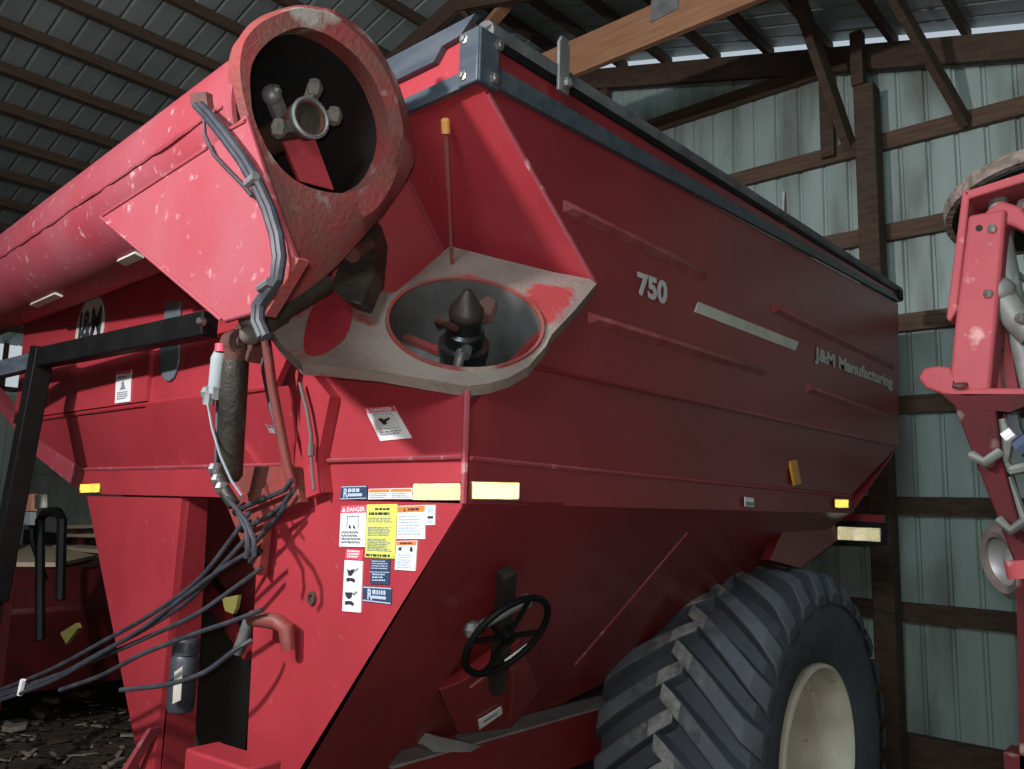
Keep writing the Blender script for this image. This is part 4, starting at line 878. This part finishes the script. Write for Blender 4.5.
for i, (a, z) in enumerate(((((10,558),(30,548),(62,551),(95,559),(60,567),(12,567)), zb_), (((52,549),(104,554),(110,550.5),(82,548)), zb_), (((62,525.5),(114,524),(114,527.5),(62,529)), None), (((64,534),(118,534),(118,538),(64,537)), None))):
    if z is not None: P_ = [onz(p, z) for p in a]; e_ = V(0,0,.045)
    else:
        yy = 4.72 if i == 2 else 4.55
        q0, q1 = ony(a[0], yy), ony(a[1], yy); zz = zb_ if i == 3 else zb_
        P_ = [ony(p, yy) for p in a]; e_ = V(0,.10,0)
    k = MB(); k.prism(P_, e_); o = k.build('tan_board', TAN, bevel=.004)
    tag(o, ['broad tan board lying on the dim red machine nearest the black ladder post','tan board lying behind the broadest one beside the leg','upper thin tan board above the other boards','lower thin tan board between the boards'][i], 'board', 'loose tan boards')
    if z is None:
        lo = min(p[2] for p in P_)
        for f in (.25,.75):
            m_ = P_[3]*(1-f)+P_[2]*f; kk = MB(); kk.abox(m_[0]-.04, m_[0]+.04, yy+.01, yy+.09, zb_, m_[2]+.0); kk.build('board_rest', DKRED, BG)
k = MB(); k.prism([ony(p,2.58) for p in ((33.5,495),(43,494),(43,508),(34,509))], V(0,.04,0)); k.build('work_lamp', CREAM, BG, bevel=.01)
GR = thing('grey_green_wagon', 'grey-green sided wagon far left behind the black ladder post', 'wagon', (-14,4.95,ZF))
k = MB(); k.prism([V(-15.0,4.9,1.25), V(-13.85,4.9,.825), V(-11.54,4.9,-.07), V(-11.54,4.9,-.60), V(-15.0,4.9,-.60)], V(0,.12,0)); k.build('side_board', CANV, GR)
k = MB(); k.abox(-15.0,-11.6,4.88,5.03,.30,.38); k.build('rub_rail', GALV, GR)
k = MB(); k.abox(-15.0,-13.35,4.9,5.02,ZF,-.60); k.build('undercarriage', BLACK, GR)
RB_ = thing('red_boom_arm', 'slim red boom slanting down behind the black ladder frame', 'boom', (-6.9,2.35,ZF))
k = MB(); a, b = ony((-40,350),2.35), ony((26,430),2.35); k.bar(a, b, .08, .10, (0,1,0)); k.build('beam', IMPR, RB_)
k = MB(); k.bar(b, V(b[0],b[1],ZF), .06,.06,(0,1,0)); k.build('leg', IMPD, RB_)
# bright window on the left wall
wv = onx((8,330), XWL+.06)
k = MB(); k.abox(XWL+.05, XWL+.07, wv[1]-.9, wv[1]+.9, wv[2]-1.0, wv[2]+1.1)
m = bpy.data.materials.new('daylit_pane'); nt, b = nodes_of(m); b.inputs['Base Color'].default_value = (.7,.75,.78,1); b.inputs['Emission Color'].default_value = (.8,.9,.95,1); b.inputs['Emission Strength'].default_value = .5
w1 = struct(k.build('window_1', m))
k = MB()
for dz in (-1.0,0,1.1): k.abox(XWL+.06, XWL+.10, wv[1]-.95, wv[1]+.95, wv[2]+dz-.04, wv[2]+dz+.04)
for dy in (-.93,0,.93): k.abox(XWL+.06, XWL+.10, wv[1]+dy-.04, wv[1]+dy+.04, wv[2]-1.0, wv[2]+1.1)
k.build('window_frame', WOODB, w1)

# ground litter
random.seed(11); k = MB()
for i in range(1600):
    x = random.uniform(-13.5,-6.6); y = random.uniform(.9,4.6); z = ZF+random.uniform(-.01,.03); a = random.uniform(0,pi); l = random.uniform(.03,.16); w = random.uniform(.006,.03); t = random.uniform(-.3,.3)
    d = V(cos(a),sin(a),t*.3); e = V(-sin(a),cos(a),random.uniform(-.4,.4))
    k.box(V(x,y,z), d*l, e*w, V(0,0,.006), random.choice((0,0,0,1)))
o = k.build('straw_litter', [STRAW, CHIP], recalc=False); tag(o, 'brown straw and trash strewn on the dirt floor at left', 'litter', None, 'stuff')
for i, (p, l, w, a) in enumerate((((40,714),.26,.07,.5), ((15,728),.22,.12,.2), ((75,691),.40,.03,.1), ((52,702),.15,.06,.8))):
    c = onz(p, ZF+.03); k = MB(); d = V(cos(a-.7),sin(a-.7),.02); e = V(-sin(a-.7),cos(a-.7),0)
    k.prism([c-d*l, c-d*l*.7-e*w, c+d*l*.6-e*w*.8, c+d*l, c+d*l*.5+e*w, c-d*l*.6+e*w*.9], V(0,0,.05)); o = k.build('wood_chunk', CHIP, bevel=.008)
    tag(o, ['long pale wood chunk on the dirt floor below the hoses','short wide wood chunk at the left edge of the floor','thin pale stick lying right of the pale chunks','small wood chunk just above the long pale one'][i], 'wood chunk', 'wood chunks on the dirt')

# ================================================================== CAMERA, LIGHT, WORLD
from mathutils import Matrix, Vector
cam = bpy.data.cameras.new('camera'); co = bpy.data.objects.new('camera', cam); C.objects.link(co)
cam.sensor_fit = 'HORIZONTAL'; cam.sensor_width = 36; cam.lens = FOC/1024*36; cam.clip_start = .02; cam.clip_end = 200
r, u_, b_ = M[0], -M[1], -M[2]
mw = Matrix(((r[0],u_[0],b_[0],0),(r[1],u_[1],b_[1],0),(r[2],u_[2],b_[2],0),(0,0,0,1))); mw.translation = Vector(W((0,0,0)))
co.matrix_world = mw; bpy.context.scene.camera = co

def light(name, kind, loc, energy, col=(1,1,1), size=.1, aim=None):
    l = bpy.data.lights.new(name, kind); l.energy = energy; l.color = col
    if kind == 'AREA': l.size = size
    else: l.shadow_soft_size = size
    o = bpy.data.objects.new(name, l); C.objects.link(o); o.location = W(loc)
    if aim is not None: o.rotation_euler = (Vector(W(aim))-Vector(W(loc))).to_track_quat('-Z','Y').to_euler()
    return o
light('phone_flash', 'POINT', (.03,-.06,.04), 85, (1,.97,.92), .03)
light('work_light', 'AREA', (-2.58,-2.2,2.15), 182, (1,.95,.97), .16, (-3.0,1.9,.6))
light('back_wall_fill', 'AREA', (.0,-2.8,3.2), 165, (.80,.97,1.), 1.6, (-1.5,7.0,3.0))  # added fill lamp to brighten the back wall; no door is built

w = bpy.data.worlds.new('sky'); bpy.context.scene.world = w; w.use_nodes = True
nt = w.node_tree; bg = nt.nodes['Background']
sky = nt.nodes.new('ShaderNodeTexSky'); sky.sky_type = 'HOSEK_WILKIE'; sky.turbidity = 6; sky.sun_direction = (-.4,-.3,.85)
mix = nt.nodes.new('ShaderNodeMix'); mix.data_type = 'RGBA'; mix.inputs[0].default_value = .7
mix.inputs[7].default_value = (.78,.9,1,1); nt.links.new(sky.outputs[0], mix.inputs[6]); nt.links.new(mix.outputs[2], bg.inputs['Color'])
bg.inputs['Strength'].default_value = .8

vs = bpy.context.scene.view_settings
vs.view_transform = 'Standard'; vs.look = 'None'; vs.gamma = 1; vs.use_curve_mapping = False; vs.exposure = 0.
for o in bpy.data.objects:
    if 'base' in o: del o['base']
